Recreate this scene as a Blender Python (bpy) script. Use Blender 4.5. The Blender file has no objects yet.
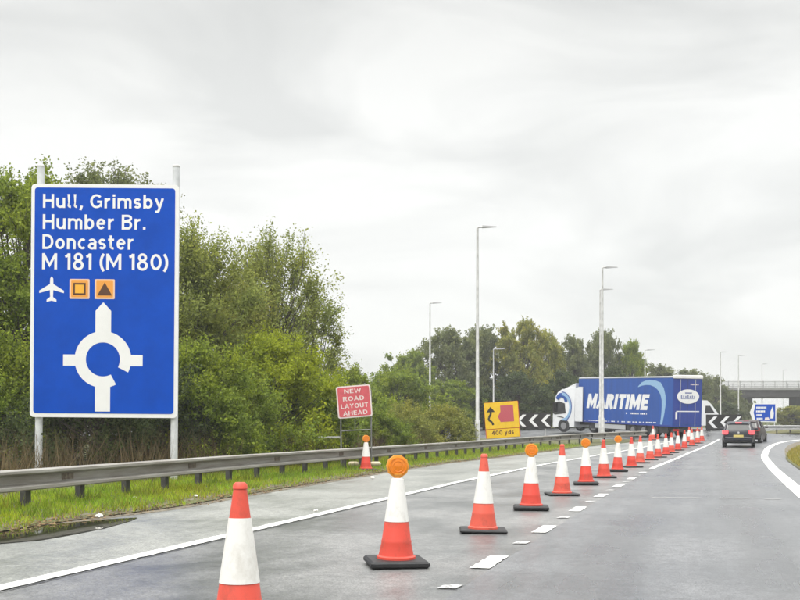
import bpy, math, random
import numpy as np
from mathutils import Matrix, Vector, Euler

S = bpy.context.scene
C = S.collection
R = math.radians
PI = math.pi

# ------------------------------------------------------------------ camera
YAW = R(15.8)
EYE = 1.36
F = 1060.0                      # focal length in pixels of an 800 wide picture
cam_d = bpy.data.cameras.new("camera")
cam = bpy.data.objects.new("camera", cam_d)
C.objects.link(cam)
cam.location = (0, 0, EYE)
cam.rotation_euler = (R(90), 0, YAW)
cam_d.sensor_width = 36
cam_d.lens = F / 800 * 36
cam_d.shift_y = 126 / 800
cam_d.clip_start = 0.1
cam_d.clip_end = 6000
S.camera = cam

# ------------------------------------------------------------------ sky + sun (bright overcast)
SUN_EL, SUN_AZ = R(52), R(200)
world = bpy.data.worlds.new("World")
S.world = world
world.use_nodes = True
wt = world.node_tree
wt.nodes.clear()
def wn(t, **k):
    n = wt.nodes.new(t)
    for a, b in k.items(): setattr(n, a, b)
    return n
w_out = wn('ShaderNodeOutputWorld'); w_bg = wn('ShaderNodeBackground'); w_bg.inputs['Strength'].default_value = 0.1
sky = wn('ShaderNodeTexSky', sky_type='NISHITA', sun_disc=False)
sky.sun_elevation = SUN_EL; sky.sun_rotation = SUN_AZ
tc = wn('ShaderNodeTexCoord'); sep = wn('ShaderNodeSeparateXYZ')
wt.links.new(tc.outputs['Generated'], sep.inputs[0])
# overcast dome: brighter towards the zenith
ramp = wn('ShaderNodeValToRGB')
ramp.color_ramp.elements[0].position = 0.0; ramp.color_ramp.elements[0].color = (7.6, 7.65, 7.5, 1)
ramp.color_ramp.elements[1].position = 1.0; ramp.color_ramp.elements[1].color = (39, 39, 39, 1)
for pos_, v_ in ((0.20, 8.1), (0.29, 8.0), (0.37, 7.2), (0.55, 11.5)):
    e = ramp.color_ramp.elements.new(pos_); e.color = (v_, v_ * 1.004, v_ * 0.985, 1)
wt.links.new(sep.outputs['Z'], ramp.inputs[0])
# cloud streaks: flatten the dome towards a ceiling, then noise
mp = wn('ShaderNodeMapping'); mp.inputs['Scale'].default_value = (1.0, 1.0, 3.2)
mp.inputs['Location'].default_value = (2.3, 0.7, 0.35)
wt.links.new(tc.outputs['Generated'], mp.inputs[0])
nz = wn('ShaderNodeTexNoise'); nz.inputs['Scale'].default_value = 3.6; nz.inputs['Detail'].default_value = 6; nz.inputs['Roughness'].default_value = 0.5
nz.inputs['Distortion'].default_value = 0.5
wt.links.new(mp.outputs[0], nz.inputs['Vector'])
cr = wn('ShaderNodeValToRGB')
cr.color_ramp.elements[0].position = 0.36; cr.color_ramp.elements[0].color = (0.84, 0.845, 0.84, 1)
cr.color_ramp.elements[1].position = 0.60; cr.color_ramp.elements[1].color = (1.04, 1.04, 1.03, 1)
wt.links.new(nz.outputs['Fac'], cr.inputs[0])
mul = wn('ShaderNodeMixRGB', blend_type='MULTIPLY'); mul.inputs[0].default_value = 1
wt.links.new(ramp.outputs[0], mul.inputs[1]); wt.links.new(cr.outputs[0], mul.inputs[2])
mix = wn('ShaderNodeMixRGB'); mix.inputs[0].default_value = 0.94
wt.links.new(sky.outputs[0], mix.inputs[1]); wt.links.new(mul.outputs[0], mix.inputs[2])
wt.links.new(mix.outputs[0], w_bg.inputs['Color']); wt.links.new(w_bg.outputs[0], w_out.inputs['Surface'])

sun_d = bpy.data.lights.new("sun", 'SUN')
sun_d.energy = 1.1; sun_d.angle = R(25); sun_d.color = (1, 0.965, 0.91)
sun = bpy.data.objects.new("sun", sun_d); C.objects.link(sun)
sun.rotation_euler = Vector((-math.sin(SUN_AZ)*math.cos(SUN_EL), -math.cos(SUN_AZ)*math.cos(SUN_EL), -math.sin(SUN_EL))).to_track_quat('-Z', 'Y').to_euler()

S.view_settings.view_transform = 'Standard'
S.view_settings.look = 'None'
S.view_settings.exposure = 0.32
S.view_settings.gamma = 1
S.view_settings.use_curve_mapping = False
S.cycles.max_bounces = 8
S.cycles.diffuse_bounces = 5
S.cycles.glossy_bounces = 3
S.cycles.transmission_bounces = 4
S.cycles.volume_bounces = 0

# ------------------------------------------------------------------ small helpers
FW = (-math.sin(YAW), math.cos(YAW)); RT = (math.cos(YAW), math.sin(YAW))
def G(y):                       # the carriageway climbs a little towards the roundabout
    if y < 45: return 0.0
    if y < 90: return 0.00039 * (y - 45) ** 2
    if y < 120: return 0.79 + 0.0351 * (y - 90) * (1 - (y - 90) / 60)
    return 1.3
def at(px, d):                  # ground point at camera depth d on the bearing px
    xc = (px - 400) / F * d
    x = FW[0] * d + RT[0] * xc; y = FW[1] * d + RT[1] * xc
    return Vector((x, y, G(y)))
def hgt(py, d):                 # height above the eye's ground plane of image row py at depth d
    return EYE + (426 - py) * d / F
def interp(tab, y):
    return float(np.interp(y, [a for a, b in tab], [b for a, b in tab]))

def mat(name, col, rough=0.6, metal=0.0, var=0.0, vscale=4.0, bump=0.0, bscale=40.0, spec=0.5, coat=0.0, emit=None, estr=0.0, col2=None, stretch=(1, 1, 1), trans=0.0):
    m = bpy.data.materials.new(name); m.use_nodes = True
    t = m.node_tree; b = t.nodes['Principled BSDF']
    b.inputs['Base Color'].default_value = (*col, 1); b.inputs['Roughness'].default_value = rough
    b.inputs['Metallic'].default_value = metal; b.inputs['Specular IOR Level'].default_value = spec
    b.inputs['Coat Weight'].default_value = coat
    if emit: b.inputs['Emission Color'].default_value = (*emit, 1); b.inputs['Emission Strength'].default_value = estr
    if trans: b.inputs['Transmission Weight'].default_value = trans
    if var or bump or col2:
        co = t.nodes.new('ShaderNodeTexCoord'); mpn = t.nodes.new('ShaderNodeMapping'); mpn.inputs['Scale'].default_value = stretch
        t.links.new(co.outputs['Object'], mpn.inputs[0])
        n = t.nodes.new('ShaderNodeTexNoise'); n.inputs['Scale'].default_value = vscale; n.inputs['Detail'].default_value = 6; n.inputs['Roughness'].default_value = 0.6
        t.links.new(mpn.outputs[0], n.inputs['Vector'])
        r = t.nodes.new('ShaderNodeValToRGB'); r.color_ramp.elements[0].position = 0.35; r.color_ramp.elements[1].position = 0.65
        c2 = col2 if col2 else tuple(min(1, c * (1 + var)) for c in col)
        c1 = col if col2 else tuple(c * (1 - var) for c in col)
        r.color_ramp.elements[0].color = (*c1, 1); r.color_ramp.elements[1].color = (*c2, 1)
        t.links.new(n.outputs['Fac'], r.inputs[0]); t.links.new(r.outputs[0], b.inputs['Base Color'])
        if bump:
            n2 = t.nodes.new('ShaderNodeTexNoise'); n2.inputs['Scale'].default_value = bscale; n2.inputs['Detail'].default_value = 4
            t.links.new(co.outputs['Object'], n2.inputs['Vector'])
            bp = t.nodes.new('ShaderNodeBump'); bp.inputs['Strength'].default_value = bump; bp.inputs['Distance'].default_value = 0.02
            t.links.new(n2.outputs['Fac'], bp.inputs['Height']); t.links.new(bp.outputs[0], b.inputs['Normal'])
    return m

class MB:
    def __init__(s): s.v = []; s.f = []
    def add(s, vs, fs, M=None):
        o = len(s.v)
        for p in vs:
            p = Vector(p)
            s.v.append(tuple(M @ p) if M else tuple(p))
        for f in fs: s.f.append(tuple(i + o for i in f))
        return s
    def box(s, c, d, M=None, taper=1.0):
        x, y, z = d[0] / 2, d[1] / 2, d[2] / 2
        vs = []
        for k, t in ((-1, 1.0), (1, taper)):
            for i, j in ((-1, -1), (1, -1), (1, 1), (-1, 1)): vs.append((c[0] + i * x * t, c[1] + j * y * t, c[2] + k * z))
        return s.add(vs, [(3, 2, 1, 0), (4, 5, 6, 7), (0, 1, 5, 4), (1, 2, 6, 5), (2, 3, 7, 6), (3, 0, 4, 7)], M)
    def bbox(s, c, d, b, M=None):          # box with chamfered edges in all directions (octagon sections)
        x, y, z = d[0] / 2, d[1] / 2, d[2] / 2
        def ring(k, i): return [(c[0] + a, c[1] + e_, c[2] + k) for a, e_ in ((-x + i + b, -y + i), (x - i - b, -y + i), (x - i, -y + i + b), (x - i, y - i - b), (x - i - b, y - i), (-x + i + b, y - i), (-x + i, y - i - b), (-x + i, -y + i + b))]
        vs = ring(-z, b) + ring(-z + b, 0) + ring(z - b, 0) + ring(z, b)
        fs = [tuple(range(7, -1, -1)), tuple(range(24, 32))]
        for k in range(3):
            for i in range(8): fs.append((k * 8 + i, k * 8 + (i + 1) % 8, k * 8 + 8 + (i + 1) % 8, k * 8 + 8 + i))
        return s.add(vs, fs, M)
    def tube(s, pts, rad, n=8, cap=True, M=None):
        pts = [Vector(p) for p in pts]
        if not hasattr(rad, '__len__'): rad = [rad] * len(pts)
        vs = []; u = None
        for i, p in enumerate(pts):
            d = (pts[min(i + 1, len(pts) - 1)] - pts[max(i - 1, 0)]).normalized()
            if u is None: u = d.orthogonal().normalized()
            u = (u - d * u.dot(d)).normalized(); w = d.cross(u)
            for k in range(n):
                a = 2 * PI * k / n; vs.append(p + (u * math.cos(a) + w * math.sin(a)) * rad[i])
        fs = []
        for i in range(len(pts) - 1):
            for k in range(n): fs.append((i * n + k, i * n + (k + 1) % n, (i + 1) * n + (k + 1) % n, (i + 1) * n + k))
        if cap: fs += [tuple(range(n - 1, -1, -1)), tuple(range((len(pts) - 1) * n, len(pts) * n))]
        return s.add(vs, fs, M)
    def lathe(s, prof, n=24, M=None, cap=True):      # prof: (r, z)
        vs = []; fs = []
        for r, z in prof:
            for k in range(n): a = 2 * PI * k / n; vs.append((r * math.cos(a), r * math.sin(a), z))
        for i in range(len(prof) - 1):
            for k in range(n): fs.append((i * n + k, i * n + (k + 1) % n, (i + 1) * n + (k + 1) % n, (i + 1) * n + k))
        if cap: fs += [tuple(range(n - 1, -1, -1)), tuple(range((len(prof) - 1) * n, len(prof) * n))]
        return s.add(vs, fs, M)
    def slab(s, poly, y0, y1, M=None):     # poly in (x, z), thickness along y; poly counter clockwise seen from -y
        n = len(poly)
        vs = [(a, y0, b) for a, b in poly] + [(a, y1, b) for a, b in poly]
        fs = [tuple(range(n)), tuple(range(2 * n - 1, n - 1, -1))]
        for i in range(n): j = (i + 1) % n; fs.append((i, n + i, n + j, j))
        return s.add(vs, fs, M)
    def build(s, name, m, parent=None, smooth=False):
        me = bpy.data.meshes.new(name); me.from_pydata(s.v, [], s.f); me.update()
        me.materials.append(m)
        if smooth:
            me.polygons.foreach_set('use_smooth', [True] * len(me.polygons))
            me.set_sharp_from_angle(angle=R(40))
        o = bpy.data.objects.new(name, me); C.objects.link(o)
        if parent: o.parent = parent
        return o

def tag(o, label, cat, group=None, kind=None):
    o['label'] = label; o['category'] = cat
    if group: o['group'] = group
    if kind: o['kind'] = kind
    return o
def struct(o):
    o['kind'] = 'structure'; return o
def thing(name, label, cat, loc=(0, 0, 0), rotz=0.0, group=None):
    o = bpy.data.objects.new(name, None); C.objects.link(o)
    o.empty_display_size = 0.2
    o.location = loc; o.rotation_euler = (0, 0, rotz)
    return tag(o, label, cat, group)
def dup(root, label, loc, rotz, group=None):
    r = root.copy(); C.objects.link(r); r.location = loc; r.rotation_euler = (0, 0, rotz); r['label'] = label
    if group: r['group'] = group
    for ch in list(root.children):
        c = ch.copy(); C.objects.link(c); c.parent = r
        for g_ in ch.children:
            d = g_.copy(); C.objects.link(d); d.parent = c
    return r

def rrect(x0, z0, x1, z1, r, n=5):
    out = []
    for cx, cz, a0 in ((x1 - r, z0 + r, -90), (x1 - r, z1 - r, 0), (x0 + r, z1 - r, 90), (x0 + r, z0 + r, 180)):
        for k in range(n + 1): a = R(a0 + 90 * k / n); out.append((cx + r * math.cos(a), cz + r * math.sin(a)))
    return out
XH, SW = 0.73, 0.155            # small letter height and stroke width for a capital height of 1
def arc(cx, cy, rx, ry, a0, a1, n=16): return [(cx + rx * math.cos(R(a0 + (a1 - a0) * k / n)), cy + ry * math.sin(R(a0 + (a1 - a0) * k / n))) for k in range(n + 1)]
def glyphs(w):
    h = w / 2; X = XH; b_ = X - h; yc = X / 2; ry = X / 2 - h
    E = lambda cx, cy, rx, ry_: arc(cx, cy, rx, ry_, 0, 360, 28)
    return {
    'H': (.70, [[(h, 0), (h, 1)], [(.70 - h, 0), (.70 - h, 1)], [(h, .53), (.70 - h, .53)]]),
    'u': (.56, [[(h, X)] + arc(.265, .255, .265 - h, .255 - h, 180, 300, 12) + [(.49, .24)], [(.56 - h, X), (.56 - h, 0)]]),
    'l': (.25, [[(h, 1), (h, .21)] + arc(.205, .21, .205 - h, .21 - h, 180, 275, 8)]),
    ',': (.18, [[(.12, .17), (.03, -.15)]]), '.': (.17, [[(h, 0), (h, .17)]]),
    'G': (.76, [arc(.40, .5, .40 - h, .5 - h, 42, 322, 26) + [(.76 - h, .2), (.76 - h, .47), (.44, .47)]]),
    'r': (.38, [[(h, 0), (h, X)], arc(.33, .40, .33 - h, .40 - h - .07, 180, 84, 10)]),
    'i': (w, [[(h, 0), (h, X)], [(h, .83), (h, 1)]]),
    'm': (.88, [[(h, 0), (h, X)], arc(.295, X - .25, .295 - h, .25 - h, 180, 0, 14) + [(.515, 0)], arc(.66, X - .25, .145, .25 - h, 180, 0, 14) + [(.88 - h, 0)]]),
    'n': (.56, [[(h, 0), (h, X)], arc(.28, X - .26, .28 - h, .26 - h, 180, 0, 16) + [(.56 - h, 0)]]),
    's': (.46, [arc(.23, X - h - (X / 2 - h) / 2, .16, (X / 2 - h) / 2, 25, 270, 14) + arc(.23, h + (X / 2 - h) / 2, .16, (X / 2 - h) / 2, 90, -155, 14)]),
    'b': (.58, [[(h, 0), (h, 1)], E(.30, yc, .28 - h, ry)]), 'd': (.58, [[(.58 - h, 0), (.58 - h, 1)], E(.28, yc, .28 - h, ry)]),
    'y': (.56, [[(.06, X), (.30, .10)], [(.50, X), (.24, -.16), (.17, -.22), (.03, -.22)]]),
    'B': (.64, [[(h, 0), (h, 1)], [(h, 1 - h)] + arc(.36, .765, .20, .235 - h, 90, -90, 10) + [(h, .53)], [(h, .53)] + arc(.39, .265 + h / 2, .25 - h, .265 - h / 2, 90, -90, 12) + [(h, h)]]),
    'e': (.57, [[(h, .385), (.50, .385)], arc(.285, yc, .285 - h, ry, 4, 318, 24)]),
    'D': (.70, [[(h, 0), (h, 1)], [(h, 1 - h)] + arc(.28, .5, .42 - h, .5 - h, 90, -90, 18) + [(h, h)]]),
    'o': (.58, [E(.29, yc, .29 - h, ry)]), 'c': (.50, [arc(.285, yc, .285 - h, ry, 50, 310, 20)]),
    'a': (.54, [[(.54 - h, 0), (.54 - h, .46)] + arc(.27, .46, .27 - h, .27 - h, 0, 148, 12), E(.265, .225, .265 - h, .225 - h + .01)]),
    't': (.40, [[(.17, .95), (.17, .23)] + arc(.32, .23, .15, .23 - h, 180, 282, 9), [(0, X - h), (.38, X - h)]]),
    'M': (.86, [[(h, 0), (h, 1)], [(.86 - h, 0), (.86 - h, 1)], [(h * .9, .98), (.43, .27), (.86 - h * .9, .98)]]),
    '1': (.30, [[(.30 - h, 0), (.30 - h, 1)], [(0, .80), (.12, .84), (.30 - h, .97)]]),
    '8': (.62, [E(.31, .765, .26 - h, .235 - h / 2), E(.31, .275, .31 - h, .275 - h / 2)]),
    '0': (.64, [E(.32, .5, .32 - h, .5 - h)]), '4': (.62, [[(.44, 0), (.44, 1)], [(.44, .96), (.05, .3), (.62, .3)]]),
    '(': (.24, [arc(.52, .45, .44, .68, 128, 232, 12)]), ')': (.24, [arc(-.28, .45, .44, .68, 52, -52, 12)]),
    'N': (.72, [[(h, 0), (h, 1)], [(.72 - h, 0), (.72 - h, 1)], [(h, .97), (.72 - h, .03)]]),
    'E': (.56, [[(h, 0), (h, 1)], [(h, 1 - h), (.56, 1 - h)], [(h, .52), (.51, .52)], [(h, h), (.56, h)]]),
    'W': (.98, [[(.05, 1), (.27, .04), (.49, .86), (.71, .04), (.93, 1)]]),
    'R': (.66, [[(h, 0), (h, 1)], [(h, 1 - h)] + arc(.36, .74, .27 - h, .26 - h, 90, -90, 10) + [(h, .48)], [(.36, .46), (.60, 0)]]),
    'O': (.78, [E(.39, .5, .39 - h, .5 - h)]), 'A': (.72, [[(.06, 0), (.36, .96), (.66, 0)], [(.17, .30), (.55, .30)]]),
    'L': (.54, [[(h, 1), (h, h), (.54, h)]]), 'Y': (.68, [[(.05, 1), (.34, .47), (.63, 1)], [(.34, .5), (.34, 0)]]),
    'U': (.68, [[(h, 1)] + arc(.34, .30, .34 - h, .30 - h, 180, 360, 16) + [(.68 - h, 1)]]),
    'T': (.60, [[(0, 1 - h), (.60, 1 - h)], [(.30, 0), (.30, 1)]]), 'I': (w, [[(h, 0), (h, 1)]])}
def text_geo(body, width=SW, shear=0.0, space=1.0):
    """letters drawn as even strokes; returns flat (x, y) outline geometry with a stroke index for stacking"""
    g_ = glyphs(width); vs = []; fs = []; x = 0.0; layer = []
    for chx in body:
        if chx == ' ': x += 0.32 * space; continue
        adv, strokes = g_[chx]
        for si, st in enumerate(strokes):
            closed = math.hypot(st[0][0] - st[-1][0], st[0][1] - st[-1][1]) < 1e-6; n = len(st); o = len(vs)
            for i, p in enumerate(st):
                a = st[i - 1] if i else (st[-2] if closed else None); c = st[i + 1] if i < n - 1 else (st[1] if closed else None)
                d1 = Vector((p[0] - a[0], p[1] - a[1])).normalized() if a else None; d2 = Vector((c[0] - p[0], c[1] - p[1])).normalized() if c else None
                d1 = d1 or d2; d2 = d2 or d1
                t_ = (d1 + d2); t_ = t_.normalized() if t_.length > 1e-4 else d1
                m_ = min(1.9, 1 / max(0.3, t_.dot(d1))) * width / 2
                for s_ in (1, -1):
                    px_, py_ = x + p[0] - t_.y * m_ * s_, p[1] + t_.x * m_ * s_
                    vs.append((px_ + shear * py_, py_, si * 0.0005))
            for i in range(n - 1): fs.append((o + 2 * i, o + 2 * i + 1, o + 2 * i + 3, o + 2 * i + 2))
        x += adv + 0.145 * space
    return vs, fs
def put_text(mb, body, box, y, width=SW, shear=0.0, space=1.0):   # fit into (x0, z0, x1, z1) facing -y
    vs, fs = text_geo(body, width, shear, space)
    xs = [v[0] for v in vs]; ys = [v[1] for v in vs]
    sx = (box[2] - box[0]) / (max(xs) - min(xs)); sz = (box[3] - box[1]) / (max(ys) - min(ys))
    mb.add([(box[0] + (v[0] - min(xs)) * sx, y - v[2], box[1] + (v[1] - min(ys)) * sz) for v in vs], fs)

rng = random.Random(7)

# ------------------------------------------------------------------ materials
def road_mat(name, c1, c2, r1, r2, streak=(1.4, 0.06, 1), tracks=None):
    m = bpy.data.materials.new(name); m.use_nodes = True; t = m.node_tree; b = t.nodes['Principled BSDF']
    N = t.nodes.new; L = t.links.new
    co = N('ShaderNodeTexCoord')
    mp1 = N('ShaderNodeMapping'); mp1.inputs['Scale'].default_value = streak; L(co.outputs['Object'], mp1.inputs[0])
    a = N('ShaderNodeTexNoise'); a.inputs['Scale'].default_value = 1.0; a.inputs['Detail'].default_value = 5; a.inputs['Roughness'].default_value = 0.62; L(mp1.outputs[0], a.inputs['Vector'])
    p = N('ShaderNodeTexNoise'); p.inputs['Scale'].default_value = 0.45; p.inputs['Detail'].default_value = 6; p.inputs['Distortion'].default_value = 0.6; L(co.outputs['Object'], p.inputs['Vector'])
    g = N('ShaderNodeTexNoise'); g.inputs['Scale'].default_value = 70; g.inputs['Detail'].default_value = 3; L(co.outputs['Object'], g.inputs['Vector'])
    ad = N('ShaderNodeMath'); ad.operation = 'ADD'; L(a.outputs['Fac'], ad.inputs[0]); L(p.outputs['Fac'], ad.inputs[1])
    wet = N('ShaderNodeMapRange'); wet.inputs['From Min'].default_value = 0.82; wet.inputs['From Max'].default_value = 1.2; L(ad.outputs[0], wet.inputs['Value'])
    rr = N('ShaderNodeMapRange'); rr.inputs['To Min'].default_value = r2; rr.inputs['To Max'].default_value = r1; L(wet.outputs[0], rr.inputs['Value']); L(rr.outputs[0], b.inputs['Roughness'])
    mx = N('ShaderNodeMixRGB'); mx.inputs[1].default_value = (*c2, 1); mx.inputs[2].default_value = (*c1, 1); L(wet.outputs[0], mx.inputs[0])
    sp = N('ShaderNodeMapRange'); sp.inputs['From Min'].default_value = 0.3; sp.inputs['From Max'].default_value = 0.7; sp.inputs['To Min'].default_value = 0.65; sp.inputs['To Max'].default_value = 1.35; L(g.outputs['Fac'], sp.inputs['Value'])
    ml = N('ShaderNodeMixRGB'); ml.blend_type = 'MULTIPLY'; ml.inputs[0].default_value = 1; L(mx.outputs[0], ml.inputs[1]); L(sp.outputs[0], ml.inputs[2]); 
    md = N('ShaderNodeTexNoise'); md.inputs['Scale'].default_value = 6; md.inputs['Detail'].default_value = 5; md.inputs['Roughness'].default_value = 0.7; L(co.outputs['Object'], md.inputs['Vector'])
    mq = N('ShaderNodeMapRange'); mq.inputs['From Min'].default_value = 0.3; mq.inputs['From Max'].default_value = 0.7; mq.inputs['To Min'].default_value = 0.78; mq.inputs['To Max'].default_value = 1.22; L(md.outputs['Fac'], mq.inputs['Value'])
    mz = N('ShaderNodeMixRGB'); mz.blend_type = 'MULTIPLY'; mz.inputs[0].default_value = 1; L(ml.outputs[0], mz.inputs[1]); L(mq.outputs[0], mz.inputs[2]); ml = mz
    ch = N('ShaderNodeTexVoronoi'); ch.inputs['Scale'].default_value = 55; L(co.outputs['Object'], ch.inputs['Vector'])          # stone chippings
    c3 = N('ShaderNodeMapRange'); c3.inputs['To Min'].default_value = 0.72; c3.inputs['To Max'].default_value = 1.3; L(ch.outputs['Color'], c3.inputs['Value'])
    m3 = N('ShaderNodeMixRGB'); m3.blend_type = 'MULTIPLY'; m3.inputs[0].default_value = 1; L(ml.outputs[0], m3.inputs[1]); L(c3.outputs[0], m3.inputs[2]); last = m3
    if tracks is not None:                                           # two polished wheel tracks
        sx_ = N('ShaderNodeSeparateXYZ'); L(co.outputs['Object'], sx_.inputs[0])
        prev = sx_.outputs['X']
        for op, val in (('SUBTRACT', tracks), ('ABSOLUTE', 0), ('SUBTRACT', 0.78), ('ABSOLUTE', 0)):
            q = N('ShaderNodeMath'); q.operation = op; L(prev, q.inputs[0]); q.inputs[1].default_value = val; prev = q.outputs[0]
        tr = N('ShaderNodeMapRange'); tr.interpolation_type = 'SMOOTHSTEP'; tr.inputs['From Min'].default_value = 0.1; tr.inputs['From Max'].default_value = 0.5; tr.inputs['To Min'].default_value = 0.80; L(prev, tr.inputs['Value'])
        m4 = N('ShaderNodeMixRGB'); m4.blend_type = 'MULTIPLY'; m4.inputs[0].default_value = 1; L(m3.outputs[0], m4.inputs[1]); L(tr.outputs[0], m4.inputs[2]); last = m4
        rm = N('ShaderNodeMath'); rm.operation = 'MULTIPLY'; L(rr.outputs[0], rm.inputs[0]); L(tr.outputs[0], rm.inputs[1]); L(rm.outputs[0], b.inputs['Roughness'])
    L(last.outputs[0], b.inputs['Base Color'])
    bp = N('ShaderNodeBump'); bp.inputs['Strength'].default_value = 0.5; bp.inputs['Distance'].default_value = 0.006; L(g.outputs['Fac'], bp.inputs['Height']); L(bp.outputs[0], b.inputs['Normal'])
    return m
M_road = road_mat('wet_asphalt', (0.088, 0.092, 0.099), (0.15, 0.153, 0.158), 0.27, 0.45, tracks=-0.05)
M_lane = road_mat('wet_old_asphalt', (0.085, 0.088, 0.09), (0.19, 0.19, 0.185), 0.28, 0.45, (0.9, 0.35, 1))
M_shoulder = road_mat('shoulder_asphalt', (0.15, 0.155, 0.14), (0.24, 0.243, 0.222), 0.32, 0.6, (0.8, 0.2, 1))

def paint_mat(name, col, wear):
    m = mat(name, col, 0.5); t = m.node_tree; b = t.nodes['Principled BSDF']
    co = t.nodes.new('ShaderNodeTexCoord'); n = t.nodes.new('ShaderNodeTexNoise'); n.inputs['Scale'].default_value = 9; n.inputs['Detail'].default_value = 7; n.inputs['Roughness'].default_value = 0.75
    t.links.new(co.outputs['Object'], n.inputs['Vector'])
    r = t.nodes.new('ShaderNodeValToRGB'); r.color_ramp.elements[0].position = wear; r.color_ramp.elements[0].color = (0.2, 0.2, 0.2, 1); r.color_ramp.elements[1].position = wear + 0.09; r.color_ramp.elements[1].color = (*col, 1)
    t.links.new(n.outputs['Fac'], r.inputs[0]); t.links.new(r.outputs[0], b.inputs['Base Color'])
    return m
M_paint = paint_mat('road_paint', (0.74, 0.74, 0.70), 0.38)
M_paint_faint = paint_mat('faint_road_paint', (0.30, 0.30, 0.29), 0.48)
M_paint_worn = paint_mat('worn_road_paint', (0.62, 0.62, 0.6), 0.44)

M_soil = mat('verge_soil', (0.075, 0.062, 0.035), 0.95, col2=(0.10, 0.115, 0.03), vscale=1.2, bump=0.6, bscale=8)
M_field = mat('rough_grassland', (0.07, 0.085, 0.025), 0.95, col2=(0.12, 0.105, 0.045), vscale=0.5, bump=0.5, bscale=5)
M_dirt = mat('edge_dirt', (0.10, 0.085, 0.06), 0.9, col2=(0.19, 0.165, 0.12), vscale=5, bump=0.7, bscale=25)
M_puddle = mat('puddle_water', (0.02, 0.021, 0.016), 0.03, spec=0.5)
M_puddle.node_tree.nodes['Principled BSDF'].inputs['IOR'].default_value = 1.33
M_kerb = mat('kerb_concrete', (0.30, 0.29, 0.27), 0.85, var=0.3, vscale=6, bump=0.3)

def leaf_mat(name, dark, light, tint):
    m = bpy.data.materials.new(name); m.use_nodes = True; t = m.node_tree; t.nodes.clear()
    N = t.nodes.new; L = t.links.new
    out = N('ShaderNodeOutputMaterial'); d = N('ShaderNodeBsdfDiffuse'); tr = N('ShaderNodeBsdfTranslucent'); mx = N('ShaderNodeMixShader'); mx.inputs[0].default_value = 0.42
    geo = N('ShaderNodeNewGeometry'); co = N('ShaderNodeTexCoord'); n = N('ShaderNodeTexNoise'); n.inputs['Scale'].default_value = 0.7; n.inputs['Detail'].default_value = 3
    oi = N('ShaderNodeObjectInfo'); va = N('ShaderNodeVectorMath'); va.operation = 'ADD'
    L(co.outputs['Object'], va.inputs[0]); L(oi.outputs['Random'], va.inputs[1]); L(va.outputs[0], n.inputs['Vector'])
    r = N('ShaderNodeValToRGB'); r.color_ramp.elements[0].position = 0.0; r.color_ramp.elements[0].color = (*dark, 1); r.color_ramp.elements[1].position = 0.9; r.color_ramp.elements[1].color = (*light, 1)
    L(geo.outputs['Random Per Island'], r.inputs[0])
    r2 = N('ShaderNodeValToRGB'); r2.color_ramp.elements[0].position = 0.38; r2.color_ramp.elements[0].color = (1, 1, 1, 1); r2.color_ramp.elements[1].position = 0.66; r2.color_ramp.elements[1].color = (*tint, 1)
    L(n.outputs['Fac'], r2.inputs[0])
    ml = N('ShaderNodeMixRGB'); ml.blend_type = 'MULTIPLY'; ml.inputs[0].default_value = 1; L(r.outputs[0], ml.inputs[1]); L(r2.outputs[0], ml.inputs[2])
    L(ml.outputs[0], d.inputs[0]); L(ml.outputs[0], tr.inputs[0]); L(d.outputs[0], mx.inputs[1]); L(tr.outputs[0], mx.inputs[2]); L(mx.outputs[0], out.inputs[0])
    return m
L_green = leaf_mat('green_leaves', (0.10, 0.15, 0.025), (0.28, 0.36, 0.065), (1.25, 1.12, 0.7))
L_bright = leaf_mat('yellow_green_leaves', (0.18, 0.23, 0.02), (0.38, 0.44, 0.05), (1.1, 1.05, 0.7))
L_willow = leaf_mat('willow_leaves', (0.15, 0.185, 0.045), (0.34, 0.39, 0.11), (1.15, 1.05, 0.8))
L_dark = leaf_mat('dark_leaves', (0.04, 0.058, 0.03), (0.12, 0.15, 0.065), (1.2, 1.2, 1.0))
L_grey = leaf_mat('grey_green_leaves', (0.11, 0.135, 0.065), (0.24, 0.27, 0.13), (1.15, 1.1, 0.8))
L_olive = leaf_mat('olive_leaves', (0.15, 0.175, 0.04), (0.35, 0.37, 0.10), (1.2, 1.05, 0.7))
M_bark = mat('bark', (0.07, 0.06, 0.045), 0.9, var=0.4, vscale=9)
M_grass = leaf_mat('verge_grass', (0.17, 0.30, 0.02), (0.36, 0.52, 0.06), (1.3, 1.0, 0.8))
M_grass_dark = leaf_mat('tuft_grass', (0.10, 0.18, 0.02), (0.26, 0.34, 0.06), (1.4, 1.0, 0.8))
M_grass_dry = leaf_mat('dry_verge_grass', (0.20, 0.20, 0.04), (0.40, 0.36, 0.11), (1.1, 0.95, 0.8))
M_reed = leaf_mat('dry_reeds', (0.11, 0.085, 0.045), (0.24, 0.19, 0.11), (0.8, 0.75, 0.7))

M_galv = mat('galvanised_steel', (0.50, 0.50, 0.485), 0.55, 0.3, var=0.18, vscale=3)
M_rail = mat('weathered_guardrail_steel', (0.36, 0.35, 0.32), 0.6, 0.2, col2=(0.22, 0.20, 0.17), vscale=2.5, stretch=(1, 0.3, 4), bump=0.2)
M_rust = mat('rusty_splice_plate', (0.16, 0.13, 0.10), 0.8, 0.1, var=0.4, vscale=14)
M_railpost = mat('dark_guardrail_post', (0.07, 0.068, 0.062), 0.7, 0.2, var=0.3)
M_white = mat('white_sign_face', (0.80, 0.80, 0.79), 0.45, var=0.03, vscale=2)
M_postwhite = mat('pale_sign_post', (0.62, 0.64, 0.65), 0.5, 0.1, var=0.12, vscale=5)
M_blue = mat('blue_sign_face', (0.001, 0.066, 0.45), 0.55, var=0.09, vscale=1.6, spec=0.12)
M_frame = mat('dull_frame_steel', (0.20, 0.20, 0.19), 0.6, 0.3, var=0.2)
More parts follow.
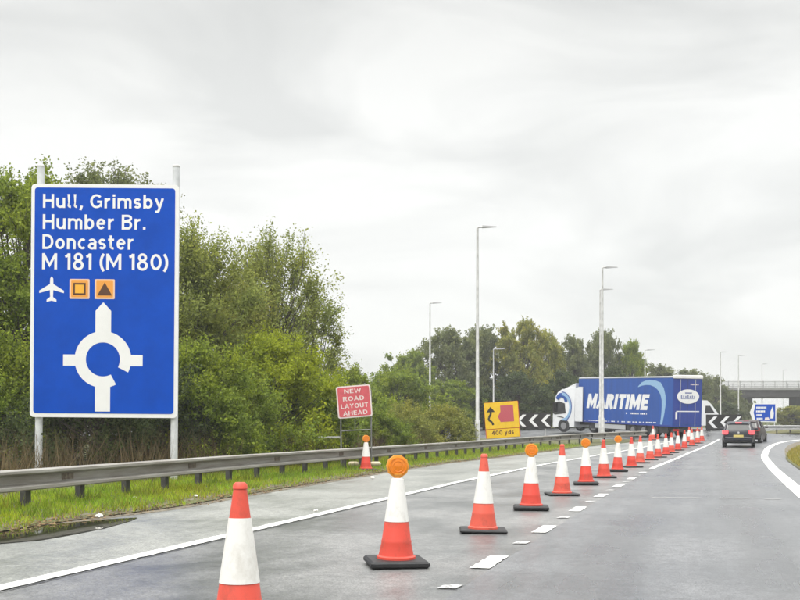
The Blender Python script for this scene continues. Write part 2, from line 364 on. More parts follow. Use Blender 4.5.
M_signback = mat('grey_sign_back', (0.35, 0.35, 0.35), 0.6, 0.3)
M_orange = mat('orange_patch', (0.80, 0.33, 0.05), 0.5)
M_orange_in = mat('yellow_orange_patch', (0.85, 0.42, 0.03), 0.5)
M_orange_rim = mat('pale_orange_rim', (0.82, 0.55, 0.36), 0.5)
M_black = mat('black_paint', (0.012, 0.010, 0.009), 0.5)
M_brown = mat('dark_brown_symbol', (0.09, 0.03, 0.008), 0.5)
M_red_face = mat('faded_red_sign_face', (0.60, 0.095, 0.115), 0.5, var=0.12, vscale=3)
M_pink = mat('faded_white_lettering', (0.76, 0.66, 0.64), 0.5, var=0.08, vscale=14)
M_yellow = mat('yellow_sign_face', (0.82, 0.52, 0.012), 0.5, var=0.06, vscale=3)
M_redblock = mat('red_block', (0.50, 0.085, 0.11), 0.5)
def grimy(name, c_new, c_faded, grime, rough, amt):
    """plastic whose fading differs from piece to piece, with road dirt in patches"""
    m = mat(name, c_new, rough, spec=0.4); t = m.node_tree; b = t.nodes['Principled BSDF']; N = t.nodes.new; L = t.links.new
    co = N('ShaderNodeTexCoord'); oi = N('ShaderNodeObjectInfo'); va = N('ShaderNodeVectorMath'); va.operation = 'MULTIPLY_ADD'
    va.inputs[1].default_value = (1, 1, 0.7); L(co.outputs['Object'], va.inputs[0])
    sc_ = N('ShaderNodeMath'); sc_.operation = 'MULTIPLY'; sc_.inputs[1].default_value = 60; L(oi.outputs['Random'], sc_.inputs[0]); L(sc_.outputs[0], va.inputs[2])
    n = N('ShaderNodeTexNoise'); n.inputs['Scale'].default_value = 6; n.inputs['Detail'].default_value = 8; n.inputs['Roughness'].default_value = 0.7; L(va.outputs[0], n.inputs['Vector'])
    mx = N('ShaderNodeMixRGB'); mx.inputs[1].default_value = (*c_new, 1); mx.inputs[2].default_value = (*c_faded, 1); L(oi.outputs['Random'], mx.inputs[0])
    r = N('ShaderNodeMapRange'); r.inputs['From Min'].default_value = 0.52; r.inputs['From Max'].default_value = 0.74; r.inputs['To Max'].default_value = amt; L(n.outputs['Fac'], r.inputs['Value'])
    m2 = N('ShaderNodeMixRGB'); m2.inputs[2].default_value = (*grime, 1); L(r.outputs[0], m2.inputs[0]); L(mx.outputs[0], m2.inputs[1]); L(m2.outputs[0], b.inputs['Base Color'])
    return m
M_cone = grimy('cone_red_plastic', (0.64, 0.055, 0.035), (0.68, 0.11, 0.07), (0.30, 0.07, 0.045), 0.48, 0.75)
M_cone_pale = mat('faded_cone_plastic', (0.66, 0.13, 0.06), 0.5, var=0.14, vscale=7)
M_sleeve = grimy('cone_white_sleeve', (0.80, 0.79, 0.76), (0.74, 0.73, 0.69), (0.50, 0.47, 0.41), 0.42, 0.7)
M_rubber = mat('black_rubber', (0.014, 0.014, 0.015), 0.6, var=0.3, vscale=12)
M_amber = mat('amber_lens', (0.72, 0.20, 0.006), 0.18, spec=0.6, var=0.15, vscale=22)
M_amber_case = mat('amber_lamp_case', (0.74, 0.30, 0.03), 0.4)
M_sand = mat('sandbag_cloth', (0.55, 0.48, 0.33), 0.9, var=0.2, vscale=8)

# ------------------------------------------------------------------ ground, roads
ROWS = [-20, -12, -6] + [y * 0.75 for y in range(0, 175)] + [140, 170, 220, 320, 500, 900]
ROWS = sorted(set(float(y) for y in ROWS))
XL = [(-20, -5.65), (25, -5.65), (38, -5.3), (50, -4.55), (62, -3.3), (78, -1.3)]
XC = [(-20, -2.12), (10, -2.02), (20, -1.88), (30, -1.65), (36, -1.45), (54, -0.55), (66, 0.35), (78, 1.3)]
XR = [(-20, 1.75), (0, 1.8), (22, 1.95), (36, 2.25), (50, 2.75), (62, 3.6), (70, 4.5), (76, 5.8), (79, 7.6)]
def smooth(tab, win):          # round the corners of a table of (y, x)
    ys = np.arange(tab[0][0] - win, tab[-1][0] + win, 0.25); a, b = [p[0] for p in tab], [p[1] for p in tab]
    s0, s1 = (b[1] - b[0]) / (a[1] - a[0]), (b[-1] - b[-2]) / (a[-1] - a[-2])
    xs = np.interp(ys, a, b) + np.where(ys > a[-1], (ys - a[-1]) * s1, 0) + np.where(ys < a[0], (ys - a[0]) * s0, 0)
    k = int(win / 0.25); xs = np.convolve(xs, np.ones(k) / k, 'same'); m_ = (ys >= a[0]) & (ys <= a[-1])
    return list(zip(ys[m_].tolist(), xs[m_].tolist()))
XR = smooth(XR, 7.0)
XE = [(-20, -8.4), (9, -8.5), (13, -8.7), (16, -8.45), (20, -8.7), (30, -9.0), (38, -9.0), (50, -8.2), (62, -6.9), (70, -4.9), (78, -3.0)]
RAIL = [(-8, -10.2), (14, -10.15), (23, -10.4), (43, -10.1), (50, -9.9), (55, -9.55), (59, -9.1), (63, -8.35), (67, -7.4), (70, -6.3), (73, -4.8), (74.8, -3.6)]
VEDGE0 = [(-20, 2.5), (22, 2.7), (36, 3.0), (46, 3.35), (55, 4.1), (62, 5.0), (68, 6.2), (73, 8.0), (77, 11.0)]
VEDGE = smooth(VEDGE0, 7.0)

def strip(y0, y1, fa, fb, dz, step=None, nx=1):
    ys = [y for y in ROWS if y0 < y < y1]; ys = [y0] + ys + [y1]
    mb = MB(); vs = []; fs = []
    for y in ys:
        a, b = fa(y), fb(y)
        for k in range(nx + 1):
            x = a + (b - a) * k / nx
            vs.append((x, y, G2(y) + (dz(x, y) if callable(dz) else dz)))
    w = nx + 1
    for i in range(len(ys) - 1):
        for k in range(nx): fs.append((i * w + k, i * w + k + 1, (i + 1) * w + k + 1, (i + 1) * w + k))
    return mb.add(vs, fs)
def G2(y):                      # ground height read along the shared rows, so that flush sheets never cross
    i = int(np.searchsorted(ROWS, y))
    if i <= 0: return G(y)
    if i >= len(ROWS): return G(y)
    a, b = ROWS[i - 1], ROWS[i]
    return G(a) + (G(b) - G(a)) * (y - a) / (b - a)
def T(tab, off=0.0): return lambda y: interp(tab, y) + off

# the big ground sheet (kept below every paved sheet)
gx = [-900, -600, -300, -150, -80, -50, -30, -20, -14, -11, -9, -6, 0, 5, 9, 14, 22, 40, 80, 150, 300, 600, 900]
mb = MB(); vs = []; fs = []
for y in ROWS:
    for x in gx: vs.append((x, y, G(y) - 0.06))
nx = len(gx)
for i in range(len(ROWS) - 1):
    for k in range(nx - 1): fs.append((i * nx + k, i * nx + k + 1, (i + 1) * nx + k + 1, (i + 1) * nx + k))
struct(mb.add(vs, fs).build('ground', M_field))

struct(strip(-20, 75, T(XE), T(XL, 0.1), -0.008).build('hard_shoulder', M_shoulder))
struct(strip(-20, 75, T(XL, 0.1), T(XC, 0.1), -0.004).build('closed_lane', M_lane))
struct(strip(-20, 75, T(XC, 0.1), T(XR, 0.9), 0.0).build('open_lane', M_road))
struct(strip(75, 104, lambda y: -60, lambda y: 70, -0.004).build('roundabout_road', M_road))

# painted lines
def line(y0, y1, tab, o0, o1, dz, jit, seed):
    r = random.Random(seed); ys = sorted(set([y for y in ROWS if y0 < y < y1] + [y0 + k * 0.16 for k in range(int((min(y1, 40) - y0) / 0.16))] + [y1])); mb = MB(); vs = []; fs = []
    for y in ys:
        for o in (o0, o1): vs.append((interp(tab, y) + o + r.gauss(0, jit), y, G2(y) + dz))
    for i in range(len(ys) - 1): fs.append((2 * i, 2 * i + 1, 2 * i + 3, 2 * i + 2))
    return mb.add(vs, fs)
struct(line(2, 74.9, XL, -0.10, 0.09, 0.004, 0.005, 1).build('hard_shoulder_line', M_paint))
struct(line(2, 79, XR, -0.15, 0.15, 0.006, 0.006, 2).build('right_edge_line', M_paint))
struct(strip(34.6, 78, T(XC, -0.07), T(XC, 0.10), 0.006).build('taper_line', M_paint))
M_tar = mat('tar_joint', (0.03, 0.03, 0.031), 0.5, var=0.3, vscale=8)
struct(line(2, 74, XL, 0.13, 0.15, 0.004, 0.003, 5).build('shoulder_joint', M_tar))
mb = MB(); sd = MB()
y = 2.9
while y < 34.5:
    xa = interp(XC, y); xb = interp(XC, y + 1.0)
    lft = [(xa + (xb - xa) * k / 7 - 0.10 + rng.gauss(0, 0.005), y + k / 7 + rng.gauss(0, 0.004), 0.006) for k in range(8)]
    rgt = [(xa + (xb - xa) * k / 7 + 0.09 + rng.gauss(0, 0.005), y + k / 7 + rng.gauss(0, 0.004), 0.006) for k in range(8)]
    mb.add(lft + rgt, [(k, 8 + k, 9 + k, k + 1) for k in range(7)])
    ym = y + 2.2; xm = interp(XC, ym)
    sd.add([(xm - 0.10, ym, 0.005), (xm + 0.06, ym + 0.02, 0.005), (xm + 0.08, ym + 0.26, 0.005), (xm - 0.07, ym + 0.24, 0.005)], [(0, 1, 2, 3)])
    y += 3.52
struct(mb.build('lane_dashes', M_paint)); struct(sd.build('lane_dash_remnants', M_paint_worn))
mb = MB()
for xa, xb in ((-0.9, 0.0), (0.35, 0.9), (1.15, 1.45)):
    mb.add([(xa, 20.6, 0.005), (xb, 20.75, 0.005), (xb, 20.95, 0.005), (xa, 20.8, 0.005)], [(0, 1, 2, 3)])
struct(mb.build('worn_cross_marking', M_paint_faint))

# verges
def vz(x, y):
    e_ = interp(XE, y); t = min(1, max(0, (e_ - x) / 1.6)); return 0.012 + 0.06 * t
struct(strip(-20, 76, T(XE, -45), T(XE, 0.0), vz, nx=40).build('left_verge', M_soil))
struct(strip(-20, 60, T(XE, -0.35), T(XE, 0.22), lambda x, y: 0.035 if x < interp(XE, y) - 0.3 else (-0.002 if x < interp(XE, y) + 0.15 else -0.006), nx=5).build('gutter_dirt', M_dirt))
def vzr(x, y): return 0.02 + 0.16 * min(1, max(0, (x - interp(VEDGE, y)) / 1.2))
struct(strip(-20, 77, T(VEDGE), T(VEDGE, 45), vzr, nx=40).build('right_verge', M_soil))
struct(strip(-20, 76, T(XR, 0.9), T(VEDGE, 0.1), 0.004, nx=1).build('right_gutter', M_dirt))
# island of the roundabout, a low bank
mb = MB(); prof = [(16, 0.0), (15.7, 0.14), (13, 0.35), (6, 0.9), (0.1, 1.1)]
isl = mb.lathe(prof, 48, Matrix.Translation((19, 98, G(84) + 0.0)) @ Matrix.Rotation(-0.02, 4, 'X')).build('roundabout_island', M_field, None, True); struct(isl)

# puddle on the shoulder edge
pc = []
for px, py in ((-20, 539), (0, 531), (35, 526), (75, 522), (110, 519), (138, 517.5), (130, 521), (105, 528), (75, 534), (40, 540), (5, 543), (-25, 545)):
    d = EYE * F / (py - 426); p = at(px, d); pc.append((p.x, p.y, 0.001))
struct(MB().add(pc, [tuple(range(len(pc) - 1, -1, -1))]).build('puddle', M_puddle))

# ------------------------------------------------------------------ grass as stuff
def blades(name, pts, h, w, m, label, cat, seed):
    r = np.random.default_rng(seed); n = len(pts); P = np.array(pts)
    a = r.uniform(0, 2 * PI, n); hh = h * r.uniform(0.5, 1.25, n); ww = w * r.uniform(0.6, 1.3, n); lean = r.normal(0, 0.35, (n, 2)) * hh[:, None]
    V = np.zeros((n, 3, 3)); V[:, :, :] = P[:, None, :]
    V[:, 0, 0] -= np.cos(a) * ww; V[:, 0, 1] -= np.sin(a) * ww; V[:, 1, 0] += np.cos(a) * ww; V[:, 1, 1] += np.sin(a) * ww
    V[:, 2, 0] += lean[:, 0]; V[:, 2, 1] += lean[:, 1]; V[:, 2, 2] += hh
    me = bpy.data.meshes.new(name); me.from_pydata(V.reshape(-1, 3).tolist(), [], np.arange(3 * n).reshape(-1, 3).tolist()); me.materials.append(m); me.update()
    o = bpy.data.objects.new(name, me); C.objects.link(o)
    return tag(o, label, cat, kind='stuff')
pts = []; dry = []; tall = []
while len(pts) < 46000:
    y = 9 + 56 * rng.random() ** 1.7; e_ = interp(XE, y); x = e_ - 0.12 - rng.random() * 3.6 + 0.12 * math.sin(y * 1.7) + 0.1 * math.sin(y * 4.3)
    if abs(x - e_) < 0.5 and rng.random() < 0.5: continue
    if math.sin(x * 3.1 + y * 1.3) * math.sin(y * 2.2 - x) > 0.35 and rng.random() < 0.45: tall.append((x, y, G2(y) + vz(x, y) - 0.01)); continue
    (dry if rng.random() < (0.35 if e_ - x < 0.6 else 0.08) else pts).append((x, y, G2(y) + vz(x, y) - 0.01))
blades('verge_grass', pts, 0.10, 0.012, M_grass, 'bright green grass growing on the left verge under the guardrail', 'grass', 1)
blades('tall_grass_tufts', tall, 0.21, 0.012, M_grass_dark, 'darker taller tufts standing in the left verge grass', 'grass', 6)
blades('dry_verge_grass', dry, 0.10, 0.012, M_grass_dry, 'dry yellow blades mixed into the left verge grass', 'grass', 2)
pts = []
while len(pts) < 12000:
    y = 36 + 38 * rng.random(); x = interp(VEDGE, y) + 0.1 + rng.random() ** 1.5 * 9
    pts.append((x, y, G2(y) + vzr(x, y) - 0.01))
blades('right_verge_grass', pts, 0.18, 0.02, M_grass_dry, 'yellowish green grass on the verge right of the road', 'grass', 3)
pts = []
while len(pts) < 5200:
    y = 6 + 40 * rng.random(); x = interp(RAIL, y) - 1.6 - rng.random() * 4.2
    if math.sin(x * 1.9 + y * 0.8) + math.sin(y * 0.55 + 1) + rng.random() * 1.4 < 0.2: continue
    pts.append((x, y, G2(y) + 0.08))
blades('dry_reeds', pts, 1.15, 0.011, M_reed, 'tall dry brown reeds behind the left guardrail', 'reeds', 4)

V_ = []; F_ = []
for k in range(2600):
    y = 7 + 50 * rng.random() ** 1.5; e_ = interp(XE, y) + 0.08 * math.sin(y * 2.3) + rng.gauss(-0.02, 0.16); z_ = G2(y) + max(0.004, vz(e_, y) if e_ < interp(XE, y) else 0.006) + 0.012
    a_ = rng.uniform(0, 6.28); s_ = rng.uniform(0.012, 0.045); i_ = len(V_)
    for q in range(4): V_.append((e_ + s_ * math.cos(a_ + q * 1.57) * (1 if q % 2 else 0.6), y + s_ * math.sin(a_ + q * 1.57), z_ + rng.uniform(-0.006, 0.02)))
    F_.append((i_, i_ + 1, i_ + 2, i_ + 3))
M_leaflit = leaf_mat('fallen_leaves', (0.07, 0.05, 0.03), (0.34, 0.27, 0.17), (1.2, 1.0, 0.8))
tag(MB().add(V_, F_).build('leaf_litter', M_leaflit), 'brown leaf litter and grit along the left edge of the shoulder', 'leaf litter', kind='stuff')

# ------------------------------------------------------------------ trees
def unit(v):
    return v / np.maximum(1e-9, np.linalg.norm(v, axis=-1, keepdims=True))
def tree_meshes(seed, H, Rr, base, n_clump, n_twig, n_leaf, ls, up=0.35, prof='round', tl=1.0, twigs=True):
    r = np.random.default_rng(seed); ch = H - base
    def pr(t):
        if prof == 'round': return np.sqrt(np.maximum(0.02, 1 - (1.9 * t - 0.9) ** 2))
        if prof == 'bush': return np.sqrt(np.maximum(0.02, 1 - t ** 2.2))
        if prof == 'spire': return np.maximum(0.12, (1 - t) ** 0.75) * np.minimum(1, 0.45 + 3 * t)
        return np.sqrt(np.maximum(0.02, 1 - (2 * t - 1) ** 2))
    t = r.beta(1.35, 1.15, n_clump); a = r.uniform(0, 2 * PI, n_clump)
    lob = 1 + 0.22 * np.sin(a * 2 + seed) + 0.16 * np.sin(a * 3 + seed * 2.1 + t * 6)
    rad = Rr * pr(t) * np.sqrt(r.uniform(0.12, 1.0, n_clump)) * lob * r.uniform(0.82, 1.08, n_clump)
    cz = base + ch * t * r.uniform(0.86, 1.0, n_clump)
    cc = np.stack([rad * np.cos(a), rad * np.sin(a), cz], 1)
    tm = MB(); tr = 0.020 * H + 0.03
    top = base + ch * 0.72; wob = r.normal(0, 0.03 * H, (4, 2))
    axis = [(0, 0, -0.15), (wob[0, 0] * .3, wob[0, 1] * .3, H * 0.2), (wob[1, 0] * .6, wob[1, 1] * .6, H * 0.45), (wob[2, 0], wob[2, 1], top)]
    tm.tube(axis, [tr * 1.25, tr * 0.85, tr * 0.55, tr * 0.15], 7)
    az = [p[2] for p in axis]
    def ax(z): return np.array([np.interp(z, az, [p[0] for p in axis]), np.interp(z, az, [p[1] for p in axis]), z])
    for i in range(n_clump):
        z0 = max(0.12 * H, min(top, cz[i] * 0.62 - 0.1 * rad[i])); p0 = ax(z0); p1 = cc[i]; mid = (p0 + p1) / 2 + np.array([0, 0, -0.06 * rad[i]]) + r.normal(0, 0.08, 3)
        tm.tube([p0, mid, p1], [tr * 0.22, tr * 0.14, tr * 0.05], 4, False)
    out = unit(np.stack([cc[:, 0], cc[:, 1], (cz - base - ch * 0.35) * 0.7], 1))
    d = unit(out[:, None, :] * 0.7 + np.array([0, 0, up]) + r.normal(0, 0.55, (n_clump, n_twig, 3)))
    L = tl * r.uniform(0.45, 1.25, (n_clump, n_twig))
    if twigs:
        for i in range(n_clump):
            for k in range(0, n_twig, 3): tm.tube([cc[i], cc[i] + d[i, k] * L[i, k] * 0.95], [tr * 0.05 + .004, 0.004], 3, False)
    s = r.uniform(0.08, 1.08, (n_clump, n_twig, n_leaf))
    P = cc[:, None, None, :] + d[:, :, None, :] * (L[:, :, None] * s)[..., None]
    P = P + r.normal(0, 0.085 * tl, P.shape)
    P[..., 2] -= 0.12 * tl * s ** 2
    P = P.reshape(-1, 3); P[:, 2] = np.maximum(P[:, 2], 0.05); n = len(P)
    A = unit(r.normal(0, 1, (n, 3)) + np.array([0, 0, -0.3])); B = unit(np.cross(A, r.normal(0, 1, (n, 3))))
    sz = ls * r.uniform(0.6, 1.3, n)[:, None]
    V = np.stack([P - A * sz * .5, P + B * sz * .3, P + A * sz * .5, P - B * sz * .3], 1).reshape(-1, 3)
    return tm, V, n
def make_tree(name, label, cat, loc, leafm, args, group=None, rz=0.0, sc=1.0):
    t = thing(name, label, cat, loc, rz, group); t.scale = (sc, sc, sc)
    tm, V, n = tree_meshes(*args[0], **args[1])
    tm.build('trunk' if cat == 'tree' else 'stems', M_bark, t)
    me = bpy.data.meshes.new('crown'); me.from_pydata(V.tolist(), [], np.arange(4 * n).reshape(-1, 4).tolist()); me.materials.append(leafm); me.update()
    o = bpy.data.objects.new('crown' if cat == 'tree' else 'foliage', me); C.objects.link(o); o.parent = t
    return t
def A(*a, **k): return (a, k)

GL = 'trees and bushes behind the left guardrail'
def H_(py, d): return hgt(py, d)
make_tree('tree', 'tall green tree at the left edge behind the blue direction sign post', 'tree', at(22, 33), L_green, A(11, 9.0, 3.0, 1.2, 150, 15, 38, 0.118), GL)
make_tree('tree', 'grey green tree rising just above the top edge of the blue sign', 'tree', at(98, 40), L_grey, A(12, 11.4, 2.4, 1.5, 112, 14, 33, 0.118, prof='oval'), GL)
make_tree('tree', 'leafy green tree directly right of the blue direction sign', 'tree', at(188, 37), L_willow, A(13, 7.6, 2.0, 0.6, 120, 15, 38, 0.107, up=0.9, tl=1.3), GL)
make_tree('willow_tree', 'tallest loose willow right of the blue sign with feathery uneven top', 'tree', at(272, 43), L_willow, A(14, 8.6, 2.2, 1.0, 100, 12, 33, 0.107, up=1.2, prof='oval', tl=1.45), GL)
make_tree('willow_tree', 'sparse see-through willow nearest the red roadworks sign', 'tree', at(315, 45), L_willow, A(15, 7.2, 1.25, 0.6, 50, 9, 31, 0.100, up=0.8, prof='oval', tl=0.9), GL)
make_tree('tree', 'slim olive green tree between the tallest willow and the leafy tree by the blue sign', 'tree', at(232, 41), L_olive, A(16, 6.3, 1.9, 0.5, 112, 14, 36, 0.112, up=0.9, tl=1.3), GL)
make_tree('bush', 'bright yellow green bush below the tallest willow', 'bush', at(272, 36), L_bright, A(21, 4.1, 2.1, 0.2, 93, 14, 36, 0.100, up=0.5, prof='bush', tl=0.8), GL)
make_tree('bush', 'deep green bush beside the right post of the blue sign', 'bush', at(196, 31), L_green, A(22, 3.6, 1.9, 0.1, 93, 14, 36, 0.094, up=0.4, prof='bush', tl=0.8), GL)
make_tree('bush', 'mid green bush left of the red roadworks sign', 'bush', at(318, 38), L_green, A(23, 2.9, 1.6, 0.1, 75, 14, 33, 0.094, up=0.4, prof='bush', tl=0.7), GL)
make_tree('bush', 'dark tangled bush seen under the blue sign panel', 'bush', at(100, 28), L_dark, A(24, 3.2, 2.3, 0.2, 87, 12, 33, 0.089, up=0.3, prof='bush', tl=0.8), GL)
make_tree('bush', 'dark green bush at the picture edge left of the blue sign', 'bush', at(0, 29), L_green, A(25, 3.6, 1.9, 0.2, 87, 12, 33, 0.094, up=0.3, prof='bush', tl=0.8), GL)
make_tree('bush', 'shaded bush between the deep green bush and the yellow green bush', 'bush', at(240, 33), L_green, A(26, 2.6, 1.7, 0.1, 75, 12, 33, 0.089, up=0.3, prof='bush', tl=0.7), GL)
make_tree('bush', 'low dark bush behind the right post of the blue sign', 'bush', at(150, 30), L_dark, A(27, 3.4, 1.6, 0.1, 75, 12, 33, 0.089, up=0.3, prof='bush', tl=0.7), GL)
make_tree('bush', 'broad bush directly behind the red roadworks sign', 'bush', at(352, 58), L_green, A(28, 4.1, 2.6, 0.1, 100, 13, 33, 0.130, up=0.3, prof='bush', tl=0.8), GL)
make_tree('bush', 'mid green bush right of the red roadworks sign at the foot of the far trees', 'bush', at(398, 74), L_green, A(29, 4.6, 3.4, 0.1, 100, 13, 31, 0.159, up=0.3, prof='bush', tl=0.9), GL)
make_tree('bush', 'low leafy bush just behind the rail between the red sign and the yellow sign', 'bush', at(404, 52), L_olive, A(30, 2.2, 1.7, 0.05, 87, 13, 33, 0.089, up=0.4, prof='bush', tl=0.6), GL)
make_tree('bush', 'low leafy bush just behind the rail at the foot of the tall lamp post', 'bush', at(442, 55), L_olive, A(31, 2.1, 1.6, 0.05, 87, 13, 33, 0.089, up=0.4, prof='bush', tl=0.6), GL)
make_tree('bush', 'very low bush behind the rail beside the small lamp cone on the verge', 'bush', at(380, 46), L_green, A(32, 1.7, 1.3, 0.05, 62, 12, 31, 0.083, up=0.4, prof='bush', tl=0.5), GL)

# far trees round the roundabout: five kinds, copied with their parts
GF = 'trees beyond the roundabout'
protos = {}
def far_tree(kind, label, px, py, d, wpx, rz=None):
    """kind -> prototype of height 10 m; scaled to the height and width each tree has"""
    p = at(px, d); h = hgt(py, d) - p.z; w = wpx / F * d / 2
    if kind not in protos:
        sd, lm, pf = {'round': (51, L_grey, 'round'), 'green': (52, L_green, 'round'), 'olive': (53, L_olive, 'oval'), 'dark': (54, L_dark, 'bush'), 'hedge': (55, L_grey, 'bush')}[kind]
        t = make_tree('tree', label, 'tree', p, lm, A(sd, 10.0, 4.0, 0.6 if pf != 'bush' else 0.2, 150, 14, 22, 0.27, up=0.3, prof=pf, tl=1.1, twigs=False), GF)
        protos[kind] = t
    else:
        t = dup(protos[kind], label, p, 0, GF)
    t.rotation_euler.z = rng.uniform(0, 6.28) if rz is None else rz
    t.scale = (w / 4.4, w / 4.4, h / 10.2)
    return t
far_tree('green', 'far green tree sloping down at the left end of the far row', 408, 352, 108, 62)
far_tree('round', 'far rounded grey green tree left of the tall lamp post', 447, 328, 112, 74)
far_tree('round', 'far grey green tree directly behind the tall lamp post', 482, 326, 116, 60)
far_tree('olive', 'far yellowish tree above the yellow sign, highest of the far row', 522, 321, 114, 62)
far_tree('olive', 'far yellowish tree between the highest far tree and the lorry cab', 546, 333, 120, 46)
far_tree('hedge', 'far pale grey tree above the lorry cab', 574, 338, 125, 52)
far_tree('round', 'far grey green tree behind the double lamp heads', 604, 330, 128, 44)
far_tree('green', 'far green tree above the middle of the lorry trailer', 630, 342, 130, 40)
far_tree('hedge', 'far pale tree above the rear end of the lorry trailer', 660, 366, 150, 56)
far_tree('round', 'far low tree above the lorry rear doors', 690, 369, 155, 50)
far_tree('hedge', 'far low tree between the lorry and the footing of the bridge', 714, 378, 160, 44)
far_tree('hedge', 'far low tree in front of the left end of the bridge', 734, 392, 165, 34)
far_tree('dark', 'dark dense tree directly behind the black and white chevrons left of the cab', 520, 372, 100, 70)
far_tree('dark', 'dark dense tree directly behind the lorry cab', 562, 372, 104, 60)
far_tree('dark', 'dark dense tree behind the front half of the trailer', 610, 368, 112, 66)
far_tree('dark', 'dark low tree between the tall lamp post and the yellow sign', 484, 388, 98, 48)
far_tree('green', 'far low tree left of the tall lamp post above the leafy bush', 452, 380, 96, 60)
far_tree('olive', 'tree under the right end of the bridge beside the blue flag sign', 792, 406, 150, 40)
far_tree('olive', 'tree under the bridge at the right edge of the picture', 822, 402, 145, 46)
far_tree('hedge', 'pale tree seen under the bridge left of the blue flag sign', 740, 398, 200, 36)
far_tree('dark', 'dark low tree at the foot of the bridge above the waiting cars', 724, 402, 150, 40)
# far wood beyond, one mass
r = np.random.default_rng(77)
P = []
for k in range(520):
    d = r.uniform(235, 330); px = r.uniform(-700, 1500)
    p = at(px, d); hh = r.uniform(4.5, 8.5)
    if 752 < px < 812: hh *= 0.45
    q = np.stack([r.normal(p.x, 2.6, 90), r.normal(p.y, 2.6, 90), 1.1 + hh * np.sqrt(r.uniform(0, 1, 90))], 1); P.append(q)
P = np.concatenate(P); n = len(P)
Aa = unit(r.normal(0, 1, (n, 3))); Bb = unit(np.cross(Aa, r.normal(0, 1, (n, 3))))
V = np.stack([P - Aa * .55, P + Bb * .4, P + Aa * .55, P - Bb * .4], 1).reshape(-1, 3)
me = bpy.data.meshes.new('far_wood'); me.from_pydata(V.tolist(), [], np.arange(4 * n).reshape(-1, 4).tolist()); me.materials.append(L_grey); me.update()
o = bpy.data.objects.new('far_wood', me); C.objects.link(o); tag(o, 'far low wood along the horizon beyond the bridge', 'wood', kind='stuff')

# ------------------------------------------------------------------ guardrail
def rail_points(y0, y1, step):
    pts = []; y = y0
    while y < y1: pts.append(Vector((interp(RAIL, y), y, 0))); y += step
    pts.append(Vector((interp(RAIL, y1), y1, 0)))
    for k in range(3):           # soften the corners
        pts = [pts[0]] + [(pts[i - 1] + pts[i] * 2 + pts[i + 1]) / 4 for i in range(1, len(pts) - 1)] + [pts[-1]]
    return pts
def sweep(mb, pts, prof, zf):
    vs = []; n = len(prof)
    for i, p in enumerate(pts):
        d = (pts[min(i + 1, len(pts) - 1)] - pts[max(i - 1, 0)]).normalized(); nr = Vector((d.y, -d.x, 0))
        for a, b in prof: vs.append((p.x + nr.x * a, p.y + nr.y * a, zf(p) + b))
    fs = []
    for i in range(len(pts) - 1):
        for k in range(n): fs.append((i * n + k, i * n + (k + 1) % n, (i + 1) * n + (k + 1) % n, (i + 1) * n + k))
    fs += [tuple(range(n - 1, -1, -1)), tuple(range((len(pts) - 1) * n, len(pts) * n))]
    mb.add(vs, fs)
WPROF = [(-0.01, .335), (0.10, .335), (0.12, .35), (0.12, .395), (0.10, .41), (0.0, .42), (-0.02, .435), (-0.02, .555), (0.0, .57), (0.12, .59), (0.14, .605), (0.14, .645), (0.12, .66), (-0.02, .665), (-0.05, .63), (-0.05, .36)]
zr = lambda p: G2(p.y) + 0.02
gr = thing('guardrail', 'long weathered grey steel guardrail along the left verge', 'guardrail', (0, 0, 0))
mb = MB(); RP = rail_points(-6, 74.8, 0.8); sweep(mb, RP, WPROF, zr); mb.build('beam', M_rail, gr, True)
y = -4.6
while y < 74:
    j = min(range(len(RP)), key=lambda i: abs(RP[i].y - y)); p = RP[j]
    z0 = G2(p.y)
    m_ = MB(); m_.box((p.x - 0.145, y, z0 + 0.28), (0.10, 0.14, 0.66)); m_.build('post', M_railpost, gr)
    m_ = MB(); m_.box((p.x - 0.073, y, z0 + 0.5), (0.05, 0.10, 0.16)); m_.build('spacer', M_railpost, gr)
    y += 1.6
for k in range(3, len(RP) - 4, 6):
    p, q = RP[k], RP[k + 1]; d_ = (q - p).normalized(); nr = Vector((d_.y, -d_.x, 0)); c_ = p - nr * 0.014
    MB().box((0, 0, 0), (0.012, 0.34, 0.10), Matrix.Translation((c_.x, c_.y, G2(p.y) + 0.5195)) @ Matrix.Rotation(math.atan2(d_.y, d_.x) - PI / 2, 4, 'Z')).build('splice_plate', M_rust, gr)
# short barrier at the roundabout on the right
g2 = thing('guardrail', 'short pale guardrail across the roundabout behind the dark cars', 'guardrail', at(795, 82))
p0, p1 = at(764, 84), at(846, 80); v = p1 - p0
mb = MB(); pts = [p0 + v * (k / 12) - g2.location for k in range(13)]
sweep(mb, [Vector((p.x, p.y, 0)) for p in pts], WPROF, lambda p: 0.05); mb.build('beam', M_galv, g2, True)
for k in range(0, 13, 2): MB().box((pts[k].x - 0.02, pts[k].y + 0.10, 0.24), (0.09, 0.1, 0.7)).build('post', M_railpost, g2)

